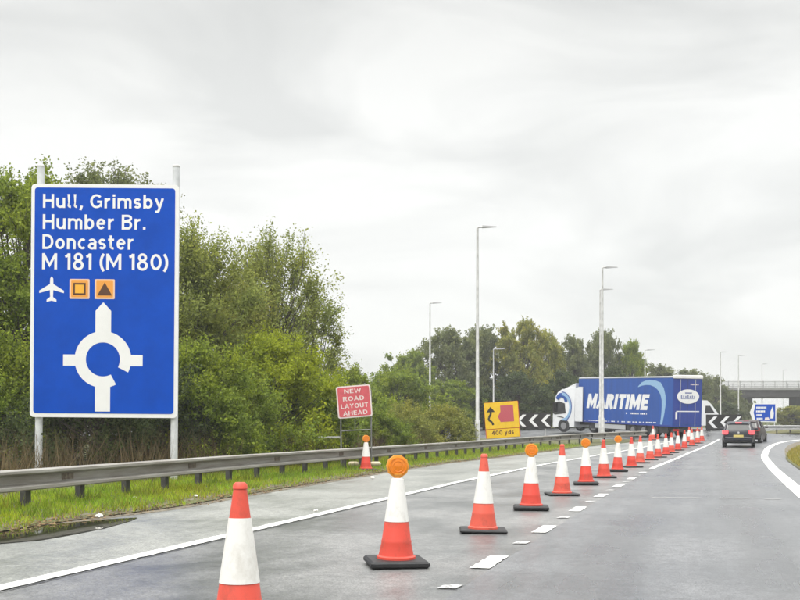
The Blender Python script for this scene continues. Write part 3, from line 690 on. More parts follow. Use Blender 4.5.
# ------------------------------------------------------------------ blue direction sign
SD = 25.0; SS = F / SD
def bx_(px): return (px - 103.5) / SS
def bz_(py): return hgt(py, SD) - 0.06
base = at(103.5, SD); base.z = 0.06
ds = thing('direction_sign', 'big blue motorway direction sign reading Hull, Grimsby on two pale posts', 'road sign', base, YAW)
ds.rotation_euler.y = R(0.45)
MB().slab(rrect(bx_(29.5), bz_(417.5), bx_(177), bz_(184.5), 0.10), -0.02, 0.02).build('border', M_white, ds)
MB().slab(rrect(bx_(33), bz_(413.5), bx_(173.2), bz_(188.2), 0.07), -0.026, -0.0205).build('panel', M_blue, ds)
MB().slab(rrect(bx_(31), bz_(416), bx_(175.5), bz_(186), 0.08), 0.0205, 0.024).build('back_plate', M_signback, ds)
for px, top in ((36.8, 167), (172.8, 166)):
    mb = MB(); mb.tube([(bx_(px), 0.115, -0.3), (bx_(px), 0.115, bz_(top))], 0.085, 14); p_ = mb.build('post', M_postwhite, ds, True)
    MB().lathe([(0.09, 0), (0.09, 0.04), (0.07, 0.06)], 14, Matrix.Translation((bx_(px), 0.115, bz_(top) + 0.001))).build('post_cap', M_galv, p_, True)
for k, py in enumerate((200, 300, 402)):
    MB().box((bx_(104), 0.05 , bz_(py)), (2.75, 0.05, 0.06)).build('bracket_rail', M_galv, ds)
yf = -0.0285
for body, bb in (("Hull, Grimsby", (41.2, 212.6, 162, 194.6)), ("Humber Br.", (41.2, 229.6, 143.8, 214.8)), ("Doncaster", (41, 249.8, 131.8, 234.8)), ("M 181 (M 180)", (40.8, 272, 166.8, 253.2))):
    mb = MB(); put_text(mb, body, (bx_(bb[0]), bz_(bb[1]), bx_(bb[2]), bz_(bb[3])), yf); mb.build('lettering', M_white, ds)
# aeroplane
pl = [(50.5, 276.8), (52, 279), (52.2, 284.5), (62.8, 291.2), (62.8, 293.6), (52.2, 290.6), (51.9, 297.5), (55.4, 300.2), (55.4, 302.4), (50.5, 301.2), (45.6, 302.4), (45.6, 300.2), (49.1, 297.5), (48.8, 290.6), (38.2, 293.6), (38.2, 291.2), (48.8, 284.5), (49, 279)]
MB().slab([(bx_(a), bz_(b)) for a, b in pl[::-1]], yf, yf + 0.002).build('aeroplane_symbol', M_white, ds)
for cx in (78.4, 103.6):
    q = MB().slab(rrect(bx_(cx - 10), bz_(299.2), bx_(cx + 10), bz_(279.3), 0.03), yf, yf + 0.002).build('diversion_symbol', M_orange_rim, ds)
    MB().slab(rrect(bx_(cx - 8.4), bz_(297.6), bx_(cx + 8.4), bz_(280.9), 0.02), yf - 0.003, yf - 0.001).build('patch', M_orange, q)
    if cx < 90:
        MB().slab([(bx_(cx - 6.2), bz_(295.4)), (bx_(cx + 6.2), bz_(295.4)), (bx_(cx + 6.2), bz_(283.2)), (bx_(cx - 6.2), bz_(283.2))], yf - 0.006, yf - 0.004).build('square', M_brown, q)
        MB().slab([(bx_(cx - 4.4), bz_(293.6)), (bx_(cx + 4.4), bz_(293.6)), (bx_(cx + 4.4), bz_(285)), (bx_(cx - 4.4), bz_(285))], yf - 0.009, yf - 0.007).build('square_centre', M_orange_in, q)
    else:
        MB().slab([(bx_(cx - 7.4), bz_(295.6)), (bx_(cx + 7.4), bz_(295.6)), (bx_(cx), bz_(282.6))], yf - 0.006, yf - 0.004).build('triangle', M_brown, q)
# roundabout diagram
mb = MB(); cx, cy = 102.3, 359.5; ro, ri = 28.3, 17.0; ring = []
for k in range(61):
    a = R(-27 + 325 * k / 60); ring.append((math.cos(a), math.sin(a)))
outer = [(bx_(cx + ro * c), bz_(cy - ro * s_)) for c, s_ in ring]; inner = [(bx_(cx + ri * c), bz_(cy - ri * s_)) for c, s_ in ring]
vs = []; fs = []
for o_, i_ in zip(outer, inner): vs += [(o_[0], yf, o_[1]), (i_[0], yf, i_[1])]
for k in range(60): fs.append((2 * k, 2 * k + 2, 2 * k + 3, 2 * k + 1))
mb.add(vs, fs)
def bslab(poly, dy): mb.slab([(bx_(a), bz_(b)) for a, b in poly[::-1]], yf - dy, yf - dy + 0.0008)
bslab([(102.3, 302.3), (110.2, 311), (110.2, 336), (94.6, 336), (94.6, 311)], 0.001)
bslab([(94.6, 385), (109.8, 385), (109.8, 411.5), (94.6, 411.5)], 0.001)
bslab([(62.6, 354.8), (77, 354.8), (77, 366), (62.6, 366)], 0.001)
bslab([(127, 354.8), (142, 354.8), (142, 366), (127, 366)], 0.001)
mb.build('roundabout_symbol', M_white, ds)

# ------------------------------------------------------------------ red sign NEW ROAD LAYOUT AHEAD on a frame
RD = 33.8; RS = F / RD
def rx_(px): return (px - 354) / RS
def rz_(py): return hgt(py, RD) - 0.1
base = at(354, RD); base.z = 0.1
rs = thing('roadworks_sign', 'tilted faded red sign reading NEW ROAD LAYOUT AHEAD on a thin frame', 'road sign', base, YAW)
tilt = Matrix.Translation((0, 0, rz_(402))) @ Matrix.Rotation(R(-4.6), 4, 'Y') @ Matrix.Translation((0, 0, -rz_(402)))
def tl_(mb): mb.v = [tuple(tilt @ Vector(v)) for v in mb.v]; return mb
tl_(MB().slab(rrect(rx_(337), rz_(417.5), rx_(371.5), rz_(385.5), 0.07), -0.012, 0.012)).build('border', M_pink, rs)
tl_(MB().slab(rrect(rx_(338.4), rz_(416.2), rx_(370.1), rz_(386.8), 0.05), -0.018, -0.0125)).build('panel', M_red_face, rs)
for body, bb in (("NEW", (345, 393.6, 362, 388.6)), ("ROAD", (343.2, 400.8, 364.4, 395.6)), ("LAYOUT", (340.6, 408, 367.8, 402.8)), ("AHEAD", (342.2, 415, 366.6, 409.9))):
    mb = MB(); put_text(mb, body, (rx_(bb[0]), rz_(bb[1]), rx_(bb[2]), rz_(bb[3])), -0.0205, 0.18, 0, 1.0); tl_(mb).build('lettering', M_pink, rs)
for px in (340.5, 371.0):
    MB().tube([(rx_(px), 0.04, rz_(390)), (rx_(px + 0.5), 0.05, -0.12)], 0.022, 8).build('leg', M_frame, rs, True)
    MB().tube([(rx_(px), 0.05, rz_(405)), (rx_(px), 0.75, -0.12)], 0.018, 8).build('rear_stay', M_frame, rs, True)
MB().tube([(rx_(340.5), 0.055, rz_(431)), (rx_(371), 0.055, rz_(429.5))], 0.018, 8).build('crossbar', M_frame, rs, True)
MB().tube([(rx_(355), 0.05, rz_(418)), (rx_(355), 0.05, rz_(430))], 0.014, 8).build('upright', M_frame, rs, True)
MB().box((rx_(328.5), 0.1, rz_(437.2)), (0.8, 0.05, 0.06)).build('side_arm', M_galv, rs)
for px in (353.5, 375.5):
    p = at(px, 33.4); p.z = 0.10
    m_ = MB(); m_.lathe([(0.05, 0.0), (0.15, 0.03), (0.17, 0.08), (0.14, 0.12), (0.10, 0.14)], 12, Matrix.Translation(p) @ Matrix.Rotation(0.4, 4, 'Z') @ Matrix.Diagonal((1.1, 0.7, 1, 1)))
    o = m_.build('sandbag', M_sand, None, True)
    tag(o, 'pale sandbag on the grass %s of the lamp cone by the guardrail' % ('left' if px < 360 else 'right'), 'sandbag', 'sandbags by the roadworks sign')

# ------------------------------------------------------------------ yellow lane sign
YD = 60.0; YS = F / YD
base = at(502, YD)
def yx_(px): return (px - 502) / YS
def yz_(py): return hgt(py, YD) - base.z
ys_ = thing('lane_closure_sign', 'yellow lane change sign with red block and black bent arrow behind the rail', 'road sign', base, YAW)
tilt = Matrix.Translation((0, 0, yz_(420))) @ Matrix.Rotation(R(-4.0), 4, 'Y') @ Matrix.Translation((0, 0, -yz_(420)))
tl_(MB().slab(rrect(yx_(485.2), yz_(428.3), yx_(518.8), yz_(402), 0.05), -0.02, 0.02)).build('panel', M_yellow, ys_)
tl_(MB().slab(rrect(yx_(485.6), yz_(437.6), yx_(518.4), yz_(428.9), 0.03), -0.02, 0.02)).build('distance_plate', M_yellow, ys_)
tl_(MB().slab(rrect(yx_(485.0), yz_(437.8), yx_(519.4), yz_(401.8), 0.05), 0.022, 0.05)).build('backing_frame', M_cone, ys_)
tl_(MB().slab([(yx_(a), yz_(b)) for a, b in ((500.5, 422), (514, 422), (514, 405.5), (501, 405.5), (501, 411.5), (498, 416.5))], -0.025, -0.021)).build('red_block', M_redblock, ys_)
mb = MB()
seg = [(493.0, 424.4), (492.0, 421.8), (488.8, 419), (489.2, 416.6), (491.2, 413.4), (491.2, 410.5)]
for (a, b), (c, d_) in zip(seg, seg[1:]):
    vx, vz_ = c - a, d_ - b; l = math.hypot(vx, vz_); nx_, nz_ = -vz_ / l * 1.0, vx / l * 1.0
    mb.slab([(yx_(a + nx_), yz_(b + nz_)), (yx_(a - nx_), yz_(b - nz_)), (yx_(c - nx_), yz_(d_ - nz_)), (yx_(c + nx_), yz_(d_ + nz_))], -0.025 - 0.0007 * seg.index((a, b)), -0.021)
mb.slab([(yx_(486.9), yz_(411.4)), (yx_(495.5), yz_(411.4)), (yx_(491.2), yz_(406))], -0.030, -0.021)
tl_(mb).build('arrow', M_black, ys_)
mb = MB(); put_text(mb, "400 yds", (yx_(490.5), yz_(435.8), yx_(513), yz_(430.2)), -0.024, 0.17, 0, 1.0); tl_(mb).build('lettering', M_brown, ys_)
for px in (489, 515): MB().tube([(yx_(px), 0.09, yz_(405)), (yx_(px), 0.09, -0.2)], 0.03, 8).build('leg', M_galv, ys_, True)

# ------------------------------------------------------------------ traffic cones
def make_cone(lamp, label, group):
    t = thing('traffic_cone', label, 'traffic cone', (0, 0, 0), 0, group)
    if lamp:
        m_ = MB(); m_.bbox((0, 0, 0.034), (0.57, 0.57, 0.068), 0.02)
        m_.build('base', M_rubber, t)
        z0, zt, zw0, zw1 = 0.068, 0.85, 0.43, 0.84
    else:
        m_ = MB(); m_.bbox((0, 0, 0.02), (0.60, 0.60, 0.04), 0.015)
        m_.build('base', M_rubber, t)
        z0, zt, zw0, zw1 = 0.04, 1.0, 0.365, 0.775
    rad = lambda z: 0.172 + (0.036 - 0.172) * (z - 0.04) / 0.96
    pr = [(rad(z0) + 0.022, z0), (rad(z0) + 0.022, z0 + 0.022), (rad(z0) + 0.003, z0 + 0.034)]
    pr += [(rad(z), z) for z in (0.22,)] + [(rad(0.235) + 0.004, 0.235), (rad(0.25), 0.25)]
    if lamp: pr += [(rad(zt - 0.01), zt - 0.01)]
    else: pr += [(rad(0.8), 0.8), (rad(0.955) , 0.955), (rad(0.96) + 0.006, 0.96), (rad(0.985) + 0.006, 0.985), (rad(1.0) - 0.006, 1.0)]
    MB().lathe(pr, 28).build('cone_body', M_cone, t, True)
    MB().lathe([(rad(zw0) + 0.004, zw0), (rad(zw1) + 0.004, zw1)] + ([(rad(zw1) - 0.012, zw1 + 0.012)] if lamp else []), 28, cap=lamp).build('reflective_sleeve', M_sleeve, t, True)
    if lamp:
        zc = 0.965
        lp = MB(); lp.lathe([(0.03, 0), (0.034, 0.03), (0.055, 0.05), (0.055, 0.062)], 12, Matrix.Translation((0, 0, 0.835))); 
        lp.lathe([(0.085, -0.026), (0.112, -0.022), (0.112, 0.022), (0.085, 0.026)], 10, Matrix.Translation((0, 0, zc)) @ Matrix.Rotation(R(90), 4, 'X') @ Matrix.Rotation(R(0), 4, 'Z'))
        q = lp.build('warning_lamp', M_amber_case, t)
        for s_ in (-1, 1):
            MB().lathe([(0.094, 0.0), (0.09, 0.012), (0.078, 0.014), (0.074, 0.010), (0.05, 0.016), (0.046, 0.012), (0.022, 0.018), (0.002, 0.018)], 20, Matrix.Translation((0, s_ * 0.0265, zc)) @ Matrix.Rotation(R(-90 * s_), 4, 'X')).build('lens', M_amber, q, True)
    return t
CONES = [  # px, depth, lamp?
 (239, 6.74, 0), (396, 10.35, 1), (483, 13.65, 0), (531, 17.25, 1), (562, 20.9, 0), (586, 24.6, 1), (604, 28.0, 0), (617.5, 31.7, 1), (631.5, 35.0, 0), (640, 39.0, 0),
 (650, 42.4, 0), (658, 46.0, 0), (666, 49.5, 0), (671.5, 52.5, 0), (678, 56.5, 0), (684.5, 60.0, 0), (692, 64.0, 0), (697.5, 68.0, 0), (702, 71.5, 0), (689, 70.5, 0)]
LBL = ['nearest red and white traffic cone, cut off by the picture bottom', 'nearest cone carrying an amber lamp, on a thick black base',
 'plain cone standing between the nearest and the second nearest amber lamp cones', 'second nearest cone with an amber lamp in the row on the road',
 'plain cone standing between the second and third amber lamp cones', 'third nearest amber lamp cone in the row on the road',
 'plain cone standing between the third and fourth amber lamp cones', 'fourth and farthest amber lamp cone of the road row']
ORD = ['first', 'second', 'third', 'fourth', 'fifth', 'sixth', 'seventh', 'eighth', 'ninth', 'tenth', 'eleventh']
for k in range(11): LBL.append('small plain cone, %s in line beyond the farthest amber lamp cone' % ORD[k])
LBL.append('small far cone set back between the row of cones and the lorry rear')
GC = 'cones closing the left lane'
pc_, lc_ = None, None
for (px, d, lamp), lab in zip(CONES, LBL):
    p = at(px, d); p.z = G2(p.y) + 0.002; rz = YAW + rng.uniform(-0.2, 0.2)
    src = lc_ if lamp else pc_
    if src is None:
        t = make_cone(lamp, lab, GC); t.location = p; t.rotation_euler.z = rz
        if lamp: lc_ = t
        else: pc_ = t
    else: t = dup(src, lab, p, rz, GC)
    t.rotation_euler.x = rng.uniform(-0.012, 0.012); t.rotation_euler.y = rng.uniform(-0.02, 0.02)
p = at(366, 31.8); p.z = 0.015
dup(lc_, 'lone amber lamp cone on the grass verge in front of the guardrail', p, YAW + 0.3, 'cones closing the left lane')
p = at(653, 74.5); p.z = G2(p.y)
dup(pc_, 'far plain cone behind the row at the end of the guardrail', p, YAW, GC)

# ------------------------------------------------------------------ lamp posts
def make_lamp(H, r0, label, group, px, d, arm=0.95, rz=None):
    p = at(px, d)
    t = thing('street_lamp', label, 'street lamp', p, YAW if rz is None else rz, group)
    MB().tube([(0, 0, -0.3), (0, 0, 1.6), (0, 0, 1.65), (0, 0, H - 0.05)], [r0, r0, r0 * 0.72, r0 * 0.42], 12).build('pole', M_galv, t, True)
    MB().tube([(0, 0, H - 0.06), (0.05, 0, H), (0.35, 0, H + 0.02)], [r0 * 0.45, r0 * 0.42, r0 * 0.34], 8).build('arm', M_galv, t, True)
    MB().add([(0.25, -0.11, H - 0.05), (arm, -0.07, H + 0.0), (arm, 0.07, H + 0.0), (0.25, 0.11, H - 0.05), (0.25, -0.09, H + 0.07), (arm, -0.05, H + 0.035), (arm, 0.05, H + 0.035), (0.25, 0.09, H + 0.07)],
             [(3, 2, 1, 0), (4, 5, 6, 7), (0, 1, 5, 4), (1, 2, 6, 5), (2, 3, 7, 6), (3, 0, 4, 7)]).build('lantern', M_signback, t)
    return t
GS = 'lamp posts along the road and roundabout'
for px, top, d, r0, lab in (
  (477.5, 227, 56, 0.14, 'tallest looking lamp post, behind the rail just left of the yellow sign'),
  (430, 303, 91, 0.13, 'lamp post rising behind the leafy bush between the red and yellow signs'),
  (602.5, 267.5, 70, 0.13, 'lamp post in front of the lorry side, the higher of two lined up heads'),
  (600.3, 289.5, 82, 0.13, 'lamp post lined up behind the one before the lorry, with the lower head'),
  (493.5, 349, 94, 0.10, 'thin short looking lamp post rising straight above the yellow sign'),
  (645, 350, 106, 0.10, 'far lamp post peeking up above the middle of the lorry trailer'),
  (720.5, 352, 140, 0.13, 'far lamp post just right of the lorry rear, leftmost of the four at the bridge'),
  (738.5, 355.5, 150, 0.13, 'far lamp post straight above the dark hatchback in front of the bridge'),
  (762, 364, 190, 0.13, 'far lamp post rising behind the bridge above the blue flag sign'),
  (783, 370, 205, 0.12, 'far lamp post behind the bridge nearest the right picture edge')):
    h = hgt(top, d) - at(px, d).z
    make_lamp(h, r0, lab, GS, px, d, arm=1.0)

# ------------------------------------------------------------------ chevron boards
def chevron_board(name, label, px0, px1, y0, y1, d, n):
    c = at((px0 + px1) / 2, d); w = (px1 - px0) / F * d; zb, zt = hgt(y1, d) - c.z, hgt(y0, d) - c.z
    t = thing(name, label, 'road sign', c, YAW, 'chevron boards at the roundabout')
    MB().slab([(-w / 2, zb), (w / 2, zb), (w / 2, zt), (-w / 2, zt)], -0.02, 0.02).build('panel', M_black, t)
    h = zt - zb; s_ = w / n; a = h * 0.36
    for k in range(n):
        x = -w / 2 + s_ * (k + 0.18); th = s_ * 0.30
        MB().slab([(x, zb + h / 2), (x + a, zb + 0.13 * h), (x + a + th, zb + 0.13 * h), (x + th, zb + h / 2), (x + a + th, zt - 0.13 * h), (x + a, zt - 0.13 * h)], -0.026, -0.0205).build('chevron', M_white, t)
    for x in (-w * 0.35, w * 0.35): MB().tube([(x, 0.06, -0.2), (x, 0.06, zt - 0.05)], 0.04, 8).build('post', M_galv, t, True)
chevron_board('chevron_sign', 'black board with three white chevrons left of the lorry cab', 514.5, 551, 412.5, 428.5, 80, 3)
chevron_board('chevron_sign', 'black and white chevron board between the lorry rear and the waiting hatchback', 706, 742, 414.5, 430, 86, 3)

# ------------------------------------------------------------------ articulated lorry
def wheel(parent, x, y, z, r, w, axis='Y'):
    Mw = Matrix.Translation((x, y, z)) @ Matrix.Rotation(R(90), 4, 'X')
    o = MB().lathe([(r * 0.6, -w / 2), (r * 0.92, -w / 2), (r, -w * 0.32), (r, w * 0.32), (r * 0.92, w / 2), (r * 0.6, w / 2)], 22, Mw).build('wheel', M_tyre, parent, True)
    MB().lathe([(r * 0.58, -w * 0.52), (r * 0.5, -w * 0.45), (r * 0.2, -w * 0.35), (r * 0.2, w * 0.35), (r * 0.5, w * 0.45), (r * 0.58, w * 0.52)], 16, Mw).build('rim', M_rim, o, True)
    return o
M_tyre = mat('tyre_rubber', (0.016, 0.016, 0.017), 0.75, var=0.2, vscale=20)
M_rim = mat('wheel_rim', (0.28, 0.28, 0.29), 0.4, 0.6)
M_curtain = mat('blue_curtain_side', (0.008, 0.072, 0.33), 0.42, var=0.12, vscale=0.9, stretch=(2.5, 1, 0.25), spec=0.4)
M_reardoor = mat('dark_blue_doors', (0.007, 0.036, 0.26), 0.4, var=0.08, vscale=2)
M_lightblue = mat('light_blue_swoosh', (0.26, 0.44, 0.64), 0.5)
M_chassis = mat('lorry_chassis', (0.03, 0.03, 0.033), 0.7, var=0.3, vscale=4)
M_lorrywhite = mat('white_cab_paint', (0.74, 0.75, 0.76), 0.3, coat=0.4, var=0.05, vscale=2)
M_glass = mat('dark_vehicle_glass', (0.012, 0.014, 0.016), 0.06, spec=0.6)
M_redlamp = mat('red_lamp_lens', (0.45, 0.01, 0.008), 0.25)
M_emblem = mat('grey_blue_emblem', (0.16, 0.19, 0.36), 0.5)
M_silver = mat('silver_side_guard', (0.55, 0.56, 0.57), 0.45, 0.3)
M_roofwhite = mat('white_trailer_roof', (0.78, 0.77, 0.74), 0.5, var=0.05)

LD = 76.0; hx, hy = -0.38, 0.925
rl = at(672, LD); rl.z = G(rl.y)
hw = Vector((FW[0] * hy + RT[0] * hx, FW[1] * hy + RT[1] * hx, 0)); head = math.atan2(hw.y, hw.x)
lo = thing('articulated_lorry', 'blue curtain sided lorry marked MARITIME with white cab turning across the roundabout', 'lorry', rl, 0)
lo.rotation_euler = (0, -0.0345, head)
TL, TW = 12.6, 2.55                        # local: +x towards the cab, left side at y = 0, right side at y = -TW
ZB, ZT = 0.86, 4.48
MB().box((TL / 2, -TW / 2, (ZB + 0.12 + ZT - 0.1) / 2), (TL, TW, ZT - ZB - 0.22)).build('trailer_body', M_curtain, lo)
MB().bbox((TL / 2, -TW / 2, ZT - 0.04), (TL + 0.03, TW + 0.03, 0.12), 0.03).build('roof', M_silver, lo)
MB().box((TL / 2, -TW / 2, ZB + 0.06), (TL + 0.03, TW + 0.03, 0.12)).build('side_raft', M_reardoor, lo)
mb = MB(); mb.box((-0.0165, -TW / 2, (ZB + ZT) / 2 + .02), (0.03, TW - 0.1, ZT - ZB - 0.32)); rd = mb.build('rear_doors', M_reardoor, lo)
MB().bbox((-0.035, -TW / 2, ZT - 0.02), (0.14, TW + 0.05, 0.26), 0.04).build('roof_lip', M_roofwhite, lo)
for yy in (-0.62, -1.93):
    MB().tube([(-0.045, yy, ZB + 0.05), (-0.045, yy, ZT - 0.2)], 0.02, 6).build('lock_rod', M_silver, rd)
MB().box((-0.0345, -TW / 2, (ZB + ZT) / 2), (0.006, 0.02, ZT - ZB - 0.34)).build('door_gap', M_chassis, rd)
# lettering on the left side: built in (x, z) facing -y, then turned to face +y
def side_px(px, py):
    u = (px - 400) / F; x0 = (672 - 400) / F * LD
    t = (x0 - LD * u) / (-hx + hy * u); d = LD + hy * t
    return t, hgt(py, d) - rl.z - 0.0345 * t
def on_side(mb, dy=0.004):
    mb.v = [(v[0], dy + v[1] * 0.0, v[2]) for v in mb.v]; return mb
vs, fs = text_geo("MARITIME", 0.25, 0.2, 0.55)
xs = [v[0] for v in vs]; zs = [v[1] for v in vs]; W = max(xs) - min(xs); Hh = max(zs) - min(zs)
mb = MB(); X0, _ = side_px(586, 409); X1, _ = side_px(649, 409); Z0 = side_px(618, 410)[1]; Z1 = side_px(618, 391)[1]
mb.add([(X0 + (X1 - X0) * (v[0] - min(xs)) / W, 0.004 + v[2], Z0 + (Z1 - Z0) * (v[1] - min(zs)) / Hh) for v in vs], fs)
mb.build('side_lettering', M_white, lo)
def strip_side(name, pts_out, pts_in, m, dy):
    mb = MB(); vs = []; fs = []
    for a, b in zip(pts_out, pts_in):
        p = side_px(*a); q = side_px(*b); vs += [(p[0], dy, p[1]), (q[0], dy, q[1])]
    for k in range(len(pts_out) - 1): fs.append((2 * k, 2 * k + 1, 2 * k + 3, 2 * k + 2))
    return mb.add(vs, fs).build(name, m, lo)
strip_side('swoosh', [(637.0, 386.6), (640.5, 382.5), (644.5, 380.6), (649, 380.2), (654.5, 380.6), (659.5, 382.5), (662.8, 388), (664.8, 396), (665.0, 405), (663.8, 414), (661.8, 424.6)],
           [(637.0, 387.2), (641.2, 385.6), (645.5, 384.9), (649.5, 385.2), (653.4, 386.8), (657, 390), (659.6, 394.5), (661, 400), (661.2, 407), (660.8, 415), (659.8, 424.4)], M_lightblue, 0.005)
mb = MB(); r_ = random.Random(5)
for a, b, py, hh in ((625.5, 647, 413.2, 1.6), (583, 656, 420.5, 1.1)):
    x = a
    while x < b:
        w_ = r_.uniform(0.6, 1.5)
        if r_.random() < 0.82:
            z_ = py + (x - a) * 0.03
            q = [side_px(x, z_ + hh / 2), side_px(x, z_ - hh / 2), side_px(x + w_, z_ - hh / 2), side_px(x + w_, z_ + hh / 2)]
            mb.add([(p[0], 0.004, p[1]) for p in q], [(0, 1, 2, 3)])
        x += w_ + 0.35
mb.build('small_print', M_white, lo)
# rear emblem and stripes (faces -x)
def rear_ell(name, cy_, cz_, ry, rz2, m, dx, n=36):
    vs = [(dx, cy_ + ry * math.cos(2 * PI * k / n), cz_ + rz2 * math.sin(2 * PI * k / n)) for k in range(n)]
    return MB().add(vs, [tuple(range(n))]).build(name, m, rd)
rear_ell('oval_emblem', -1.28, 3.05, 0.97, 0.52, M_white, -0.068)
mb = MB()
for k in range(7): mb.box((-0.072, -0.70 - k * 0.19, 3.02 + 0.02 * (k % 2)), (0.004, 0.10, 0.16 + 0.10 * (k in (0, 3))))
mb.box((-0.0715, -1.25, 2.88), (0.003, 1.2, 0.04)); mb.box((-0.072, -1.3, 3.30), (0.004, 0.6, 0.09)); mb.build('emblem_letters', M_emblem, rd)
mb = MB(); mb.box((-0.036, -1.3, 1.98), (0.006, 2.0, 0.07)); mb.box((-0.0375, -0.30, 1.68), (0.006, 0.16, 0.52)); mb.build('door_stripe', M_white, rd)
mb = MB()
for k in range(5): mb.box((-0.036, -1.55 - k * 0.15, 3.92), (0.006, 0.10, 0.10))
mb.build('door_print', M_pink, rd)
# underbody
MB().box((TL / 2 - 0.3, -TW / 2, 0.72), (TL - 1.0, 1.0, 0.26)).build('chassis', M_chassis, lo)
for xx in (2.2, 3.55, 4.9):
    for yy in (-0.22, -TW + 0.22): wheel(lo, xx, yy, 0.46, 0.46, 0.36)
MB().box((8.0, -0.06, 0.62), (4.2, 0.04, 0.34)).build('side_guard', M_silver, lo)
MB().box((8.0, -TW + 0.06, 0.62), (4.2, 0.04, 0.34)).build('side_guard', M_silver, lo)
MB().box((5.9, -0.16, 0.62), (10.4, 0.03, 0.50)).build('underside_shade_sheet', M_chassis, lo)  # added dark sheet: stands in for underside shade, closes the see-through gap
bmp = MB().box((0.1, -TW / 2, 0.6), (0.14, TW - 0.1, 0.2)).build('rear_bumper', M_chassis, lo)
for yy in (-0.35, -TW + 0.35): MB().box((0.01, yy, 0.62), (0.04, 0.5, 0.14)).build('tail_lamp', M_redlamp, bmp)
for yy in (-0.6, -TW + 0.6): MB().tube([(10.2, yy, 0.1), (10.2, yy, 0.8)], 0.06, 8).build('landing_leg', M_chassis, lo, True)
# tractor unit: local to the cab, +x forward, left +y
cabE = MB()
def cab_ring(x, z0, z1, w0, w1): return [(x, -w0, z0), (x, w0, z0), (x, w0, (z0 + z1) * .5), (x, w1, z1), (x, -w1, z1), (x, -w0, (z0 + z1) * .5)]
rings = [cab_ring(0.0, 0.42, 3.62, 1.24, 1.14), cab_ring(1.35, 0.42, 3.55, 1.24, 1.13), cab_ring(1.80, 0.40, 3.28, 1.24, 1.12), cab_ring(2.02, 0.38, 2.95, 1.22, 1.10), cab_ring(2.22, 0.36, 2.0, 1.16, 1.12), cab_ring(2.28, 0.36, 1.4, 1.12, 1.12)]
vs = [p for r2 in rings for p in r2]; fs = [tuple(range(6))[::1], tuple(range(len(vs) - 6, len(vs)))[::-1]]
for i in range(len(rings) - 1):
    for k in range(6): fs.append((i * 6 + k, i * 6 + 6 + k, i * 6 + 6 + (k + 1) % 6, i * 6 + (k + 1) % 6))
cabE.add(vs, fs)
cab = cabE.build('cab', M_lorrywhite, lo, False)
cab_h = math.atan2(0.71, -0.70) - math.atan2(hy, hx)
piv = Vector((TL - 1.2, -TW / 2, 0)); cd = Vector((math.cos(cab_h), math.sin(cab_h), 0))
cab.location = piv + cd * 1.62 + Vector((0, 0, -0.02)); cab.rotation_euler = (0, 0, cab_h)
MB().slab([(0.86, 1.56), (1.98, 1.42), (2.20, 1.55), (2.02, 2.42), (1.5, 2.52), (0.98, 2.36)], -1.262, -1.256).build('side_window', M_glass, cab)
mb = MB(); mb.slab([(0.86, 1.56), (1.98, 1.42), (2.20, 1.55), (2.02, 2.42), (1.5, 2.52), (0.98, 2.36)], 1.256, 1.262); mb.build('side_window', M_glass, cab)
MB().add([(2.30, -1.02, 1.5), (2.30, 1.02, 1.5), (2.10, 1.02, 2.75), (2.10, -1.02, 2.75)], [(0, 1, 2, 3)]).build('windscreen', M_glass, cab)
def arc_side(name, cx_, cz_, r0, r1, a0, a1, m, yy):
    mb = MB(); vs = []; fs = []
    for k in range(17):
        a = R(a0 + (a1 - a0) * k / 16); vs += [(cx_ + r0 * math.cos(a) * .8, yy, cz_ + r0 * math.sin(a)), (cx_ + r1 * math.cos(a) * .8, yy, cz_ + r1 * math.sin(a))]
    for k in range(16): fs.append((2 * k, 2 * k + 1, 2 * k + 3, 2 * k + 2))
    return mb.add(vs, fs).build(name, m, cab)
arc_side('swoosh', 1.35, 2.45, 0.42, 0.78, 175, 25, M_curtain, 1.25)
arc_side('swoosh', 1.30, 2.05, 0.98, 1.20, 90, 265, M_lightblue, 1.256)
arc_side('swoosh', 1.30, 2.05, 1.22, 1.30, 90, 260, M_curtain, 1.259)
MB().box((1.95, 1.4, 2.05), (0.14, 0.22, 0.75)).build('mirror', M_black, cab)
MB().box((1.95, -1.4, 2.05), (0.14, 0.22, 0.75)).build('mirror', M_black, cab)
MB().slab([(-0.75, 0.9), (-0.002, 0.9), (-0.002, 3.6), (-0.35, 3.75), (-0.75, 3.75)], 1.12, 1.18).build('side_fairing', M_lorrywhite, cab)
MB().slab([(-0.75, 0.9), (-0.002, 0.9), (-0.002, 3.6), (-0.35, 3.75), (-0.75, 3.75)], -1.18, -1.12).build('side_fairing', M_lorrywhite, cab)
MB().add([(1.3, -0.9, 3.56), (1.3, 0.9, 3.56), (0.0, 1.1, 4.05), (0.0, -1.1, 4.05), (0.0, 1.1, 3.63), (0.0, -1.1, 3.63)], [(0, 1, 2, 3), (1, 4, 2), (0, 3, 5), (2, 4, 5, 3), (0, 5, 4, 1)]).build('roof_deflector', M_lorrywhite, cab)
MB().slab([(1.05, 1.15), (1.75, 1.25), (1.75, 1.32), (1.05, 1.22)], 1.256, 1.26).build('door_handle', M_chassis, cab)
MB().lathe([(0.56, -0.02), (0.56, 0.02)], 24, Matrix.Translation((1.05, 1.235, 0.52)) @ Matrix.Rotation(R(90), 4, 'X')).build('wheel_arch', M_chassis, cab)
wheel(cab, 1.05, 1.12, 0.5, 0.49, 0.3); wheel(cab, 1.05, -1.12, 0.5, 0.49, 0.3)
for s_ in (-1, 1): wheel(cab, -1.9, s_ * 0.95, 0.5, 0.49, 0.55)
MB().box((-1.0, 0, 0.75), (3.0, 0.85, 0.25)).build('tractor_chassis', M_chassis, cab)

